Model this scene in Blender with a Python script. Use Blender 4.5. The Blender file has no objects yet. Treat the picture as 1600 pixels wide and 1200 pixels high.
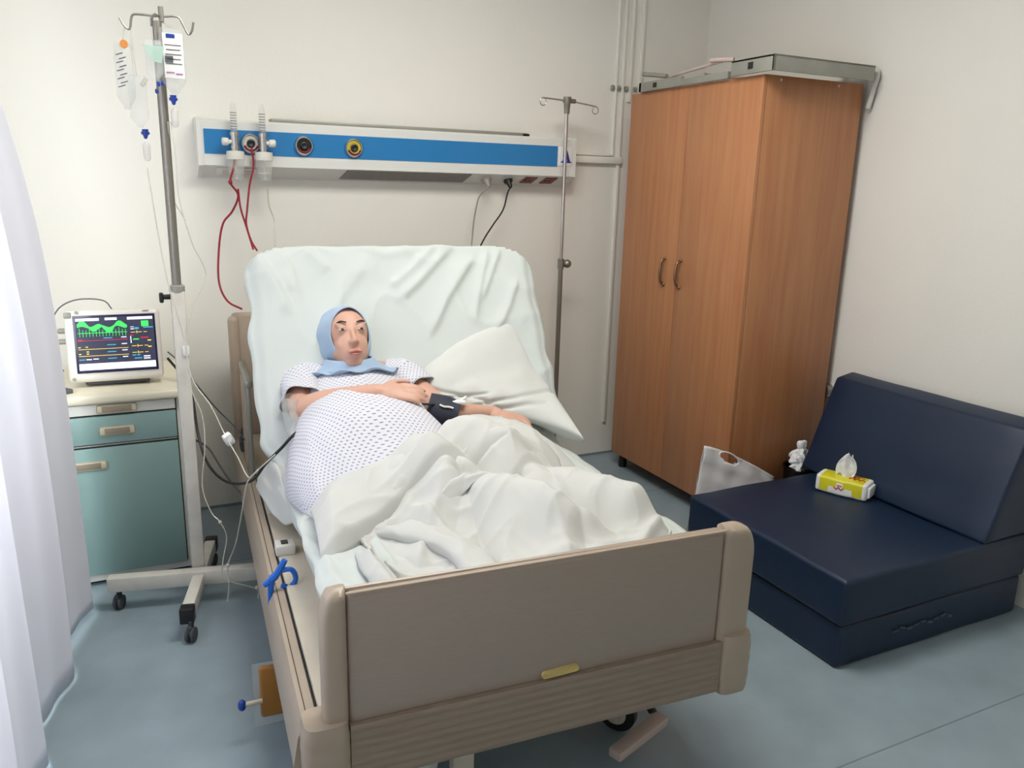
import bpy, bmesh, math, random
from mathutils import Vector, Matrix, noise, Euler
random.seed(7)
S = bpy.context.scene
COL = S.collection
PI = math.pi
# ------------------------------------------------------------------ camera
cd = bpy.data.cameras.new('camera'); cam = bpy.data.objects.new('camera', cd); COL.objects.link(cam)
cd.sensor_width = 36; cd.lens = 1243.0 / 1600 * 36; cd.clip_start = .05
YAW, PITCH, ROLL = .455, .245, .026
F = Vector((math.sin(YAW)*math.cos(PITCH), math.cos(YAW)*math.cos(PITCH), -math.sin(PITCH)))
R0 = Vector((math.cos(YAW), -math.sin(YAW), 0)); U0 = R0.cross(F)
Rv = math.cos(ROLL)*R0 + math.sin(ROLL)*U0; Uv = -math.sin(ROLL)*R0 + math.cos(ROLL)*U0
cam.matrix_world = Matrix(((Rv.x, Uv.x, -F.x, 0), (Rv.y, Uv.y, -F.y, -3.84), (Rv.z, Uv.z, -F.z, 1.55), (0, 0, 0, 1)))
S.camera = cam
# ------------------------------------------------------------------ world, lights, exposure
w = bpy.data.worlds.new('world'); S.world = w; w.use_nodes = True
w.node_tree.nodes['Background'].inputs[0].default_value = (.80, .90, 1.0, 1)
w.node_tree.nodes['Background'].inputs[1].default_value = 1.2
def area(name, loc, direction, sx, sy, power, col):
    l = bpy.data.lights.new(name, 'AREA'); l.shape = 'RECTANGLE'; l.size = sx; l.size_y = sy; l.energy = power; l.color = col
    o = bpy.data.objects.new(name, l); COL.objects.link(o); o.location = loc
    o.rotation_euler = Vector(direction).to_track_quat('-Z', 'Y').to_euler(); return o
area('daylight', (-.78, -2.15, 1.55), (1, .12, -.1), 1.7, 1.5, 60, (.93, .96, 1.0))
area('ceiling_glow', (1.0, -1.75, 2.86), (0, 0, -1), 1.25, .6, 44, (1.0, .97, .90))
S.view_settings.view_transform = 'Standard'; S.view_settings.look = 'None'
S.view_settings.exposure = -0.06; S.view_settings.gamma = 1; S.view_settings.use_curve_mapping = False

# ------------------------------------------------------------------ materials
def lin(c):
    return tuple((x/255/12.92 if x/255 <= .04045 else ((x/255+.055)/1.055)**2.4) for x in c)
def mat(name, rgb, rough=.5, metal=0, var=0, vscale=6, bump=0, bscale=60, stretch=None, alpha=1, trans=0, sheen=0, emit=0, coat=0, rgb2=None, sss=0, detail=4):
    m = bpy.data.materials.new(name); m.use_nodes = True; nt = m.node_tree; b = nt.nodes['Principled BSDF']
    c = lin(rgb); b.inputs['Base Color'].default_value = (*c, 1)
    b.inputs['Roughness'].default_value = rough; b.inputs['Metallic'].default_value = metal
    if alpha < 1: b.inputs['Alpha'].default_value = alpha
    if trans: b.inputs['Transmission Weight'].default_value = trans
    if sheen: b.inputs['Sheen Weight'].default_value = sheen
    if coat: b.inputs['Coat Weight'].default_value = coat
    if sss:
        b.inputs['Subsurface Weight'].default_value = sss; b.inputs['Subsurface Radius'].default_value = (.02, .008, .004)
    if emit:
        b.inputs['Emission Color'].default_value = (*c, 1); b.inputs['Emission Strength'].default_value = emit
    tc = nt.nodes.new('ShaderNodeTexCoord'); mp = nt.nodes.new('ShaderNodeMapping')
    nt.links.new(tc.outputs['Object'], mp.inputs[0])
    if stretch: mp.inputs['Scale'].default_value = stretch
    if var:
        n = nt.nodes.new('ShaderNodeTexNoise'); n.inputs['Scale'].default_value = vscale; n.inputs['Detail'].default_value = detail
        nt.links.new(mp.outputs[0], n.inputs['Vector'])
        mx = nt.nodes.new('ShaderNodeMix'); mx.data_type = 'RGBA'
        c2 = lin(rgb2) if rgb2 else tuple(x*(1-var) for x in c)
        c1 = c if rgb2 else tuple(min(1, x*(1+var*.6)) for x in c)
        mx.inputs[6].default_value = (*c1, 1); mx.inputs[7].default_value = (*c2, 1)
        rp = nt.nodes.new('ShaderNodeMapRange'); rp.inputs[1].default_value = .3; rp.inputs[2].default_value = .7
        nt.links.new(n.outputs[0], rp.inputs[0]); nt.links.new(rp.outputs[0], mx.inputs[0]); nt.links.new(mx.outputs[2], b.inputs['Base Color'])
    if bump:
        n = nt.nodes.new('ShaderNodeTexNoise'); n.inputs['Scale'].default_value = bscale; nt.links.new(mp.outputs[0], n.inputs['Vector'])
        bp = nt.nodes.new('ShaderNodeBump'); bp.inputs['Strength'].default_value = bump; bp.inputs['Distance'].default_value = .004
        nt.links.new(n.outputs[0], bp.inputs['Height']); nt.links.new(bp.outputs[0], b.inputs['Normal'])
    return m
M = {}
M['wall'] = mat('wall_paint', (238, 236, 228), .75, var=.02, vscale=1.5, bump=.15, bscale=90)
M['ceil'] = mat('ceiling_paint', (235, 233, 226), .8)
M['floor'] = mat('vinyl_floor', (146, 163, 172), .38, var=.13, vscale=5, bump=.04, bscale=200, detail=14)
M['seam'] = mat('floor_seam', (128, 143, 151), .5)
M['white_paint'] = mat('white_enamel', (222, 220, 212), .35, var=.05, vscale=9)
M['chipped'] = mat('chipped_white_enamel', (220, 217, 208), .4, var=1, vscale=14, rgb2=(206, 200, 190), detail=8)
M['chrome'] = mat('chrome', (200, 198, 194), .28, 1)
M['dull_metal'] = mat('dull_metal', (150, 146, 138), .42, .85)
M['alu'] = mat('grey_painted_metal', (158, 157, 148), .45, .3, var=.1, vscale=8)
M['black'] = mat('black_plastic', (22, 22, 24), .45)
M['rubber'] = mat('grey_rubber', (72, 74, 78), .7)
M['sheet'] = mat('white_sheet', (199, 206, 203), .85, sheen=.2, bump=.05, bscale=500)
M['pillow'] = mat('pillow_cotton', (206, 208, 204), .85, sheen=.2, bump=.05, bscale=500)
M['blanket'] = mat('blanket_cotton', (199, 200, 196), .85, sheen=.2, bump=.05, bscale=500)
M['taupe'] = mat('taupe_moulding', (176, 160, 142), .36, var=.05, vscale=5)
M['panel'] = mat('taupe_laminate', (164, 150, 138), .34, var=.05, vscale=30, stretch=(1, 1, 18))
M['band'] = mat('ribbed_taupe', (150, 134, 118), .45, var=.12, vscale=18, stretch=(1, 1, 16))
M['cream'] = mat('cream_deck', (206, 197, 178), .4, var=.06, vscale=6)
M['creamtop'] = mat('cream_top', (226, 219, 196), .4)
M['wood'] = mat('brown_laminate', (186, 130, 88), .38, var=.16, vscale=4, stretch=(9, 9, .5), rgb2=(172, 113, 75), detail=6)
M['woodedge'] = mat('laminate_edge', (170, 112, 76), .4)
M['brass'] = mat('worn_bronze', (150, 118, 88), .3, .8)
M['teal'] = mat('teal_laminate', (140, 170, 166), .4, var=.06, vscale=3, rgb2=(132, 161, 155))
M['groove'] = mat('dark_gap', (38, 40, 40), .8)
M['handle'] = mat('beige_handle', (205, 196, 172), .45)
M['recess'] = mat('handle_recess', (150, 138, 118), .6)
M['monitor'] = mat('monitor_shell', (226, 222, 214), .4)
M['screen'] = mat('screen_face', (30, 26, 60), .2, emit=.25)
def em(n, c, e=1.0): return mat(n, c, .5, emit=e)
M['e_green'] = em('trace_green', (60, 225, 90)); M['e_yellow'] = em('trace_yellow', (230, 200, 70)); M['e_red'] = em('trace_red', (190, 30, 60))
M['e_white'] = em('screen_white', (226, 222, 246), 1.1); M['e_cyan'] = em('screen_cyan', (60, 150, 190)); M['e_dark'] = em('screen_dark', (44, 46, 66), .8)
M['blue'] = mat('blue_stripe', (38, 124, 186), .32)
M['unit'] = mat('unit_white', (225, 226, 222), .35)
M['unit_low'] = mat('unit_underside', (206, 200, 198), .4)
M['grille'] = mat('grey_diffuser', (128, 124, 118), .5, var=.1, vscale=60, stretch=(1, .1, .1))
M['redp'] = mat('red_socket', (122, 18, 38), .4)
M['red'] = mat('red_hose', (150, 22, 44), .4)
M['yellowp'] = mat('yellow_ring', (214, 196, 60), .4)
M['clear'] = mat('clear_plastic', (226, 230, 226), .15, alpha=.24)
M['clear2'] = mat('milky_plastic', (224, 220, 216), .25, alpha=.5)
M['tube'] = mat('drip_tubing', (222, 220, 208), .2, alpha=.7)
M['navyp'] = mat('blue_clip_plastic', (24, 62, 150), .35)
M['sky'] = mat('bright_blue_plastic', (22, 104, 205), .35)
M['label'] = mat('paper_label', (240, 240, 238), .6)
M['purple'] = mat('purple_print', (176, 120, 160), .6)
M['ink'] = mat('ink', (90, 92, 96), .6)
M['orange'] = mat('orange_cap', (222, 140, 60), .5)
M['green'] = mat('pale_green_plastic', (190, 220, 205), .3, alpha=.6)
M['navy'] = mat('navy_vinyl', (12, 35, 62), .36, var=.08, vscale=4, bump=.12, bscale=14)
M['scuff'] = mat('pale_scuff', (74, 84, 100), .7)
M['bag'] = mat('white_polythene', (232, 229, 230), .3, alpha=.92)
M['bin'] = mat('black_bin', (14, 14, 16), .3)
M['yellow'] = mat('yellow_wrap', (222, 216, 44), .3)
M['tissue'] = mat('tissue_paper', (240, 242, 244), .8)
M['tissuered'] = mat('red_print', (190, 40, 40), .5)
M['skin'] = mat('skin', (206, 162, 142), .5, sss=.15, var=.06, vscale=9)
M['scarf'] = mat('pale_blue_scarf', (158, 182, 208), .85, sheen=.3, bump=.08, bscale=300)
M['cuff'] = mat('dark_cuff', (40, 46, 60), .7)
M['urine'] = mat('amber_fluid', (176, 118, 44), .25, alpha=.85)
M['tape'] = mat('masking_tape', (214, 194, 130), .6)
M['stain'] = mat('dark_mark', (52, 30, 26), .8)
M['pedal'] = mat('pale_pedal', (196, 176, 168), .5)
M['plug_grey'] = mat('grey_plug', (150, 148, 138), .5)
M['A'] = mat('blue_letter', (36, 44, 160), .4)
M['lip'] = mat('lips', (186, 110, 104), .5)
M['brow'] = mat('brow_hair', (60, 42, 34), .8)
M['eye'] = mat('shaded_eye_white', (196, 186, 178), .4)  # white darkened to a skin-like tone, shadow put into the colour
M['iris'] = mat('iris', (50, 34, 24), .2)
M['glass'] = mat('window_glass', (230, 240, 245), .05, alpha=.25)
# translucent curtain
def curtain_mat():
    m = bpy.data.materials.new('curtain_cloth'); m.use_nodes = True; nt = m.node_tree; nt.nodes.remove(nt.nodes['Principled BSDF'])
    out = nt.nodes['Material Output']
    d = nt.nodes.new('ShaderNodeBsdfDiffuse'); t = nt.nodes.new('ShaderNodeBsdfTranslucent'); mx = nt.nodes.new('ShaderNodeMixShader')
    c = (*lin((240, 240, 245)), 1); d.inputs[0].default_value = c; t.inputs[0].default_value = c; mx.inputs[0].default_value = .5
    nt.links.new(d.outputs[0], mx.inputs[1]); nt.links.new(t.outputs[0], mx.inputs[2]); nt.links.new(mx.outputs[0], out.inputs[0]); return m
M['curtain'] = curtain_mat()
def gown_mat():
    m = mat('dotted_gown', (215, 215, 222), .85); nt = m.node_tree; b = nt.nodes['Principled BSDF']; N = nt.nodes.new; L = nt.links.new
    uv = N('ShaderNodeUVMap'); sp = N('ShaderNodeSeparateXYZ'); L(uv.outputs[0], sp.inputs[0])
    def mth(op, a, bb=None):
        n = N('ShaderNodeMath'); n.operation = op
        for i, q in enumerate((a, bb)):
            if q is None: continue
            if isinstance(q, (int, float)): n.inputs[i].default_value = q
            else: L(q, n.inputs[i])
        return n.outputs[0]
    x = mth('MULTIPLY', sp.outputs[0], 1/.0148); y = mth('MULTIPLY', sp.outputs[1], 1/.0118)
    row = mth('FLOOR', y); off = mth('MULTIPLY', mth('MODULO', row, 2.0), .5)
    fx = mth('SUBTRACT', mth('FRACT', mth('ADD', x, off)), .5); fy = mth('SUBTRACT', mth('FRACT', y), .5)
    d = mth('SQRT', mth('ADD', mth('POWER', mth('ABSOLUTE', fx), 2.0), mth('POWER', mth('ABSOLUTE', fy), 2.0)))
    k = mth('LESS_THAN', d, .215)
    mx = N('ShaderNodeMix'); mx.data_type = 'RGBA'; mx.inputs[6].default_value = (*lin((212, 212, 220)), 1); mx.inputs[7].default_value = (*lin((138, 144, 160)), 1)
    L(k, mx.inputs[0]); L(mx.outputs[2], b.inputs['Base Color']); return m
M['gown'] = gown_mat()

# ------------------------------------------------------------------ mesh helpers
def catmull(pts, n=6):
    pts = [Vector(p) for p in pts]
    if len(pts) < 3: return pts
    P = [2*pts[0]-pts[1]] + pts + [2*pts[-1]-pts[-2]]; out = []
    for i in range(1, len(P)-2):
        a, b, c, d = P[i-1:i+3]
        for k in range(n):
            t = k/n
            out.append(.5*((2*b)+(c-a)*t+(2*a-5*b+4*c-d)*t*t+(3*b-a-3*c+d)*t**3))
    out.append(pts[-1]); return out
class MB:
    def __init__(s): s.bm = bmesh.new(); s.mi = 0; s.uv = None
    def setm(s, i): s.mi = i; return s
    def _tag(s, faces):
        for f in faces: f.material_index = s.mi
    def box(s, c, d, bev=0, rot=None, seg=2, T=None):
        m = Matrix.Translation(c)
        if rot is not None: m = m @ (rot.to_matrix().to_4x4() if hasattr(rot, 'to_matrix') else rot)
        m = m @ Matrix.Diagonal((d[0], d[1], d[2], 1))
        if T is not None: m = T @ m
        r = bmesh.ops.create_cube(s.bm, size=1, matrix=m); vs = r['verts']
        fs = set(f for v in vs for f in v.link_faces); s._tag(fs)
        if bev:
            es = list(set(e for v in vs for e in v.link_edges))
            r = bmesh.ops.bevel(s.bm, geom=es, offset=bev, segments=seg, affect='EDGES', profile=.5)
            s._tag(r['faces'])
        return s
    def rng(s, x0, x1, y0, y1, z0, z1, bev=0, seg=2):
        return s.box(((x0+x1)/2, (y0+y1)/2, (z0+z1)/2), (abs(x1-x0), abs(y1-y0), abs(z1-z0)), bev, seg=seg)
    def tube(s, pts, r, seg=8, sm=6, closed=False, flat=1.0, round_ends=False):
        P = catmull(pts, sm) if sm else [Vector(p) for p in pts]
        n = len(P)
        if isinstance(r, (list, tuple)):
            m_ = len(r)-1; rr = []
            for i in range(n):
                t = i/(n-1)*m_; k = min(int(t), m_-1); rr.append(r[k]+(r[k+1]-r[k])*(t-k))
        else: rr = [r]*n
        if round_ends:
            d0 = (P[0]-P[1]).normalized(); d1 = (P[-1]-P[-2]).normalized()
            A = [(P[0]+d0*rr[0]*math.sin(a), rr[0]*math.cos(a)) for a in (1.45, 1.1, .7, .35)]
            B = [(P[-1]+d1*rr[-1]*math.sin(a), rr[-1]*math.cos(a)) for a in (.35, .7, 1.1, 1.45)]
            P = [a[0] for a in A]+P+[b[0] for b in B]; rr = [a[1] for a in A]+rr+[b[1] for b in B]; n = len(P)
        rings = []; N = None
        for i in range(n):
            t = (P[min(i+1, n-1)]-P[max(i-1, 0)])
            if t.length < 1e-9: t = Vector((0, 0, 1))
            t.normalize()
            if N is None:
                N = t.cross(Vector((0, 0, 1)))
                if N.length < .1: N = t.cross(Vector((0, 1, 0)))
                N.normalize()
            else:
                N = N-t*N.dot(t)
                if N.length < 1e-6: N = t.orthogonal()
                N.normalize()
            B_ = t.cross(N)
            rings.append([s.bm.verts.new(P[i]+(N*math.cos(2*PI*k/seg)+B_*math.sin(2*PI*k/seg)*flat)*rr[i]) for k in range(seg)])
        fs = []
        for i in range(n-1):
            for k in range(seg):
                fs.append(s.bm.faces.new((rings[i][k], rings[i][(k+1) % seg], rings[i+1][(k+1) % seg], rings[i+1][k])))
        if closed:
            for k in range(seg): fs.append(s.bm.faces.new((rings[-1][k], rings[-1][(k+1) % seg], rings[0][(k+1) % seg], rings[0][k])))
        else: fs += [s.bm.faces.new(rings[0][::-1]), s.bm.faces.new(rings[-1])]
        s._tag(fs); return s
    def cyl(s, a, b, r, seg=16, r2=None):
        return s.tube([a, b], [r, r2 if r2 is not None else r], seg, 0)
    def lathe(s, prof, T=None, seg=20):
        T = T or Matrix(); rings = []
        for (r, z) in prof: rings.append([s.bm.verts.new(T @ Vector((max(r, 1e-4)*math.cos(2*PI*k/seg), max(r, 1e-4)*math.sin(2*PI*k/seg), z))) for k in range(seg)])
        fs = []
        for i in range(len(prof)-1):
            for k in range(seg): fs.append(s.bm.faces.new((rings[i][k], rings[i][(k+1) % seg], rings[i+1][(k+1) % seg], rings[i+1][k])))
        fs += [s.bm.faces.new(rings[0][::-1]), s.bm.faces.new(rings[-1])]; s._tag(fs); return s
    def ball(s, c, r, rot=None, sub=3):
        r = (r, r, r) if isinstance(r, (int, float)) else r
        m = Matrix.Translation(c)
        if rot is not None: m = m @ rot.to_4x4()
        m = m @ Matrix.Diagonal((*r, 1))
        q = bmesh.ops.create_icosphere(s.bm, subdivisions=sub, radius=1, matrix=m); s._tag(set(f for v in q['verts'] for f in v.link_faces)); return s
    def prism(s, poly, t, T=None):
        T = T or Matrix(); a = [s.bm.verts.new(T @ Vector((x, y, 0))) for x, y in poly]; b = [s.bm.verts.new(T @ Vector((x, y, t))) for x, y in poly]
        n = len(poly); fs = [s.bm.faces.new(a[::-1]), s.bm.faces.new(b)]
        for i in range(n): fs.append(s.bm.faces.new((a[i], a[(i+1) % n], b[(i+1) % n], b[i])))
        s._tag(fs); return s
    def extrude_profile(s, prof, axis_a, axis_b):
        # prof: list of 3D points at start, swept by vector axis_b-axis_a
        d = Vector(axis_b)-Vector(axis_a); a = [s.bm.verts.new(Vector(p)) for p in prof]; b = [s.bm.verts.new(Vector(p)+d) for p in prof]; n = len(prof)
        fs = [s.bm.faces.new(a[::-1]), s.bm.faces.new(b)]
        for i in range(n): fs.append(s.bm.faces.new((a[i], a[(i+1) % n], b[(i+1) % n], b[i])))
        s._tag(fs); return s
    def grid(s, fn, nu, nv, uv=None, wrap=False):
        if uv and s.uv is None: s.uv = s.bm.loops.layers.uv.new('UVMap')
        V = [[s.bm.verts.new(Vector(fn(i/nu, j/nv))) for j in range(nv+1)] for i in range(nu if wrap else nu+1)]; fs = []
        for i in range(nu):
            for j in range(nv):
                i2 = (i+1) % nu if wrap else i+1
                f = s.bm.faces.new((V[i][j], V[i2][j], V[i2][j+1], V[i][j+1])); fs.append(f)
                if uv:
                    for lp, (a, b) in zip(f.loops, ((i, j), (i+1, j), (i+1, j+1), (i, j+1))): lp[s.uv].uv = uv(a/nu, b/nv)
        s._tag(fs); return s
IDN = Matrix()
BED = Matrix.Translation((.345, -2.40, 0)) @ Matrix.Rotation(-.063, 4, 'Z')
BASE = {}
def thing(name, label, cat, base, frame=IDN, group=None):
    o = bpy.data.objects.new(name, None); COL.objects.link(o); o.empty_display_size = .05
    o.matrix_world = frame @ Matrix.Translation(base); BASE[o] = Vector(base)
    o['label'] = label; o['category'] = cat
    if group: o['group'] = group
    return o
def obj(name, mb, mats, parent=None, frame=IDN, smooth=40, solid=0, label=None, cat=None, group=None, kind=None, sub=0, recalc=True, off=0):
    bm = mb.bm
    if recalc: bmesh.ops.recalc_face_normals(bm, faces=bm.faces)
    if parent is not None:
        base = BASE[parent]
    else:
        xs = [v.co for v in bm.verts]
        base = Vector(((min(p.x for p in xs)+max(p.x for p in xs))/2, (min(p.y for p in xs)+max(p.y for p in xs))/2, min(p.z for p in xs)))
    bmesh.ops.translate(bm, verts=bm.verts, vec=-base)
    me = bpy.data.meshes.new(name); bm.to_mesh(me); bm.free()
    if not isinstance(mats, (list, tuple)): mats = [mats]
    for m in mats: me.materials.append(M[m] if isinstance(m, str) else m)
    o = bpy.data.objects.new(name, me); COL.objects.link(o)
    if smooth:
        for p in me.polygons: p.use_smooth = True
        try: me.set_sharp_from_angle(angle=math.radians(smooth))
        except Exception: pass
    if parent is not None: o.parent = parent; BASE[o] = Vector(base)
    else: o.matrix_world = frame @ Matrix.Translation(base); BASE[o] = base
    if solid:
        md = o.modifiers.new('thickness', 'SOLIDIFY'); md.thickness = solid; md.offset = off
    if sub:
        md = o.modifiers.new('sub', 'SUBSURF'); md.levels = sub; md.render_levels = sub
    if label: o['label'] = label
    if cat: o['category'] = cat
    if group: o['group'] = group
    if kind: o['kind'] = kind
    return o
def rot(ax, deg): return Matrix.Rotation(math.radians(deg), 4, ax)
def seg_d(p, a, b):
    ax, ay = a; bx, by = b; dx, dy = bx-ax, by-ay; L2 = dx*dx+dy*dy
    t = ((p[0]-ax)*dx+(p[1]-ay)*dy)/L2 if L2 else 0; tc = max(0, min(1, t))
    qx, qy = ax+dx*tc, ay+dy*tc; d = math.hypot(p[0]-qx, p[1]-qy)
    side = dx*(p[1]-ay)-dy*(p[0]-ax)
    return d, (1 if side > 0 else -1), tc
def ridges(p, R):
    # each ridge: (points, height, width_left, width_right); tapers at the ends
    z = 0
    for pts, h, wl, wr in R:
        best = (9, 1, 0); n = len(pts)-1
        for i in range(n):
            d, sd, t = seg_d(p, pts[i][:2], pts[i+1][:2])
            if d < best[0]: best = (d, sd, (i+t)/n)
        d, sd, t = best; wd = wl if sd > 0 else wr
        if d < wd*3:
            e = min(1, 6*t+.25)*min(1, 6*(1-t)+.25)
            z += h*math.exp(-(d/wd)**1.5)*e
    return z
def crease(x, y, z=0, p=7):
    return (1-abs(noise.noise((x, y, z))))**p
def smooth01(x): x = max(0, min(1, x)); return x*x*(3-2*x)

# ------------------------------------------------------------------ room
XL, XR, YF, ZC = -.82, 3.045, -4.6, 2.95
m = MB(); m.rng(XL-.1, XR+.1, YF-.1, .1, -.08, 0); obj('floor', m, 'floor', kind='structure')
m = MB(); m.rng(XL-.1, XR+.1, YF-.1, .1, ZC, ZC+.08); obj('ceiling', m, 'ceil', kind='structure')
m = MB(); m.rng(XL, XR, 0, .1, 0, ZC); obj('wall_back', m, 'wall', kind='structure')
m = MB(); m.rng(XR, XR+.1, YF, .1, 0, ZC); obj('wall_right', m, 'wall', kind='structure')
m = MB(); m.rng(XL, XR, YF-.1, YF, 0, ZC); obj('wall_front', m, 'wall', kind='structure')
m = MB(); WY0, WY1, WZ0, WZ1 = -3.1, -1.2, .75, 2.35
m.rng(XL-.1, XL, YF, WY0, 0, ZC); m.rng(XL-.1, XL, WY1, .1, 0, ZC); m.rng(XL-.1, XL, WY0, WY1, 0, WZ0); m.rng(XL-.1, XL, WY0, WY1, WZ1, ZC)
obj('wall_left', m, 'wall', kind='structure')
m = MB()
for a in (WY0, WY1-.05, (WY0+WY1)/2-.025): m.rng(XL-.08, XL-.02, a, a+.05, WZ0, WZ1)
m.rng(XL-.08, XL-.02, WY0, WY1, WZ0, WZ0+.05); m.rng(XL-.08, XL-.02, WY0, WY1, WZ1-.05, WZ1)
win = obj('window_1', m, 'white_paint', kind='structure')
m = MB(); m.rng(XL-.055, XL-.05, WY0+.04, WY1-.04, WZ0+.04, WZ1-.04); obj('pane', m, 'glass', win)
m = MB()
for (a, b) in (((1.3, -4.4), (3.03, -2.55)),):
    pass
for y in (-.62, -2.55):
    m.rng(XL, XR, y, y+.004, 0, .0012)
obj('trim_1', m, 'seam', kind='structure')
# skirting strip where the vinyl meets the wall
m = MB(); m.rng(XL, XR, -.006, 0, 0, .012); obj('baseboard_back', m, 'seam', kind='structure')
# wall conduits in the far corner
pz = 1.715
for k, (x, zb) in enumerate(((2.447, 1.72), (2.487, 0.2), (2.535, 2.0), (2.60, 2.0))):
    m = MB(); r = .009 if k else .006; m.rng(x-r, x+r, -.016, 0, zb, ZC, .003)
    obj('trim_%d' % (k+2), m, 'wall', kind='structure')
m = MB(); m.rng(2.151, 2.50, -.03, 0, 1.675, 1.712, .006); m.rng(2.151, 2.45, -.014, 0, 1.716, 1.728, .002); obj('trim_6', m, 'wall', kind='structure')
for k, x in enumerate((2.425, 2.465, 2.512, 2.568)):
    m = MB(); m.rng(x-.007, x+.007, -.02, 0, 2.055, 2.08, .003); m.cyl((x, -.018, 2.067), (x, -.026, 2.067), .005, 8)
    obj('conduit_clip', m, 'plug_grey', label='small grey wall clip, '+('first from the left', 'second from the left', 'third from the left', 'fourth and nearest the corner')[k]+', of the conduits beside the wardrobe top', cat='clip', group='conduit clips on the back wall')
# marks and stop on the right wall
m = MB(); m.lathe([(.0, 0), (.016, .001), (.017, .004), (.009, .006), (0, .004)], Matrix.Translation((XR, -1.079, .662)) @ rot('Y', -90)); obj('wall_hole', m, 'stain', label='small dark round hole with rim in right wall beside wardrobe', cat='hole')
m = MB(); m.lathe([(0, 0), (.033, 0), (.034, .012), (.028, .03), (.012, .034), (0, .034)], Matrix.Translation((XR, -1.134, .618)) @ rot('Y', -90)); obj('wall_bumper', m, 'dull_metal', label='grey round wall bumper just behind the navy couch backrest', cat='bumper')

# ------------------------------------------------------------------ curtain
def cur(a, b):
    y = -.8-2.3*a; z = .02+2.45*b
    k = (-y-.8)
    x = -.212-min(.16, .065*(z/1.6)**3.5)-.13*min(k, .85)
    x += (.022*math.sin(k*15+.5)+.010*math.sin(k*31+z*.8))*min(1, .4+k*2)+.012*noise.noise((k*4, z*1.1, 0))
    if a < .03: x -= .012*(1-a/.03)
    zz = z + (.03*math.sin(k*7) if b == 0 else 0)
    return (x*(1+.02*(1-b)), y, max(.012, zz))
cu = thing('curtain', 'long white curtain hanging on the left beside the bedside cabinet', 'curtain', (-.25, -1.9, 0))
m = MB(); m.grid(cur, 150, 40); obj('curtain_cloth', m, 'curtain', cu, solid=.002)
m = MB(); m.cyl((-.43, -.5, 2.5), (-.43, -3.3, 2.5), .012)
for y in (-.55, -3.2): m.cyl((-.43, y, 2.5), (-.43, y, ZC), .006)
obj('curtain_rail', m, 'white_paint', cu)
for i in range(18):
    m = MB(); m.box((-.432, -.84-i*.13, 2.485), (.01, .012, .05), .003); obj('hook', m, 'white_paint', cu)
# ceiling lamp
cl = thing('ceiling_lamp', 'rectangular ceiling lamp above the bed', 'lamp', (1.0, -1.75, 2.88))
m = MB(); m.rng(.35, 1.65, -2.07, -1.43, 2.88, 2.95, .006); obj('housing', m, 'white_paint', cl)

# ------------------------------------------------------------------ bedhead service unit
un = thing('bedhead_unit', 'long white wall service unit with blue stripe above the bed', 'service panel', (1.235, 0, 1.55))
m = MB(); X0, X1 = .335, 2.135
m.extrude_profile([(X0, 0, 1.55), (X0, -.03, 1.555), (X0, -.12, 1.60), (X0, -.12, 1.78), (X0, -.10, 1.79), (X0, 0, 1.79)], (X0, 0, 0), (X1, 0, 0)); obj('housing', m, 'unit', un, smooth=25)
for a, b in ((.318, .337), (2.133, 2.152)):
    m = MB(); m.extrude_profile([(a, 0, 1.546), (a, -.032, 1.551), (a, -.125, 1.598), (a, -.125, 1.782), (a, -.10, 1.795), (a, 0, 1.795)], (a, 0, 0), (b, 0, 0)); obj('end_cap', m, 'unit', un, smooth=25)
m = MB(); m.rng(.345, 2.045, -.1225, -.118, 1.647, 1.748); obj('stripe', m, 'blue', un)
m = MB(); m.rng(X0+.003, X1-.003, -.1215, -.119, 1.60, 1.606); obj('lip', m, 'unit', un)
def slope_T(x, t):  # frame on the sloped underside, t 0 front..1 back, local z outward
    y = -.12+.09*t; z = 1.60-.045*t
    n = Vector((0, -.045, -.09)).normalized(); ex = Vector((1, 0, 0)); ey = n.cross(ex)
    return Matrix(((ex.x, ey.x, n.x, x), (ex.y, ey.y, n.y, y), (ex.z, ey.z, n.z, z), (0, 0, 0, 1)))
m = MB(); m.prism([(-.31, -.042), (.31, -.042), (.33, .042), (-.29, .042)], .003, slope_T(1.245, .5)); obj('diffuser', m, 'grille', un)
m = MB(); m.box((0, 0, .003), (.17, .066, .006), .004, T=slope_T(.475, .5)); sw = obj('switch_plate', m, 'unit', un)
m = MB(); m.box((.01, 0, .007), (.02, .008, .004), .001, T=slope_T(.44, .5)); m.box((0, 0, .006), (.12, .05, .003), .001, T=slope_T(.475, .5)); obj('rocker', m, 'unit_low', sw)
for x in (1.667, 1.787):
    m = MB(); m.lathe([(0, .001), (.03, .001), (.03, .006), (.024, .006), (.022, .003), (0, .003)], slope_T(x, .5)); obj('socket', m, 'unit_low', un)
for x in (1.90, 2.015):
    m = MB(); m.prism([(-.034, -.03), (.034, -.03), (.046, .03), (-.022, .03)], .004, slope_T(x, .5)); so = obj('socket', m, 'redp', un, label='red emergency socket')
    m = MB(); m.cyl(slope_T(x-.004, .5) @ Vector((-.008, 0, .003)), slope_T(x-.004, .5) @ Vector((-.008, 0, .0062)), .007, 10); m.cyl(slope_T(x, .5) @ Vector((.012, 0, .003)), slope_T(x, .5) @ Vector((.012, 0, .0062)), .007, 10); obj('contact_hole', m, 'black', so)
m = MB(); m.rng(.63, 1.89, -.085, -.02, 1.79, 1.806, .003); obj('top_rail', m, 'alu', un)
m = MB(); m.rng(1.86, 1.90, -.085, -.02, 1.79, 1.803, .002); obj('rail_end', m, 'black', un)
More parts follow.
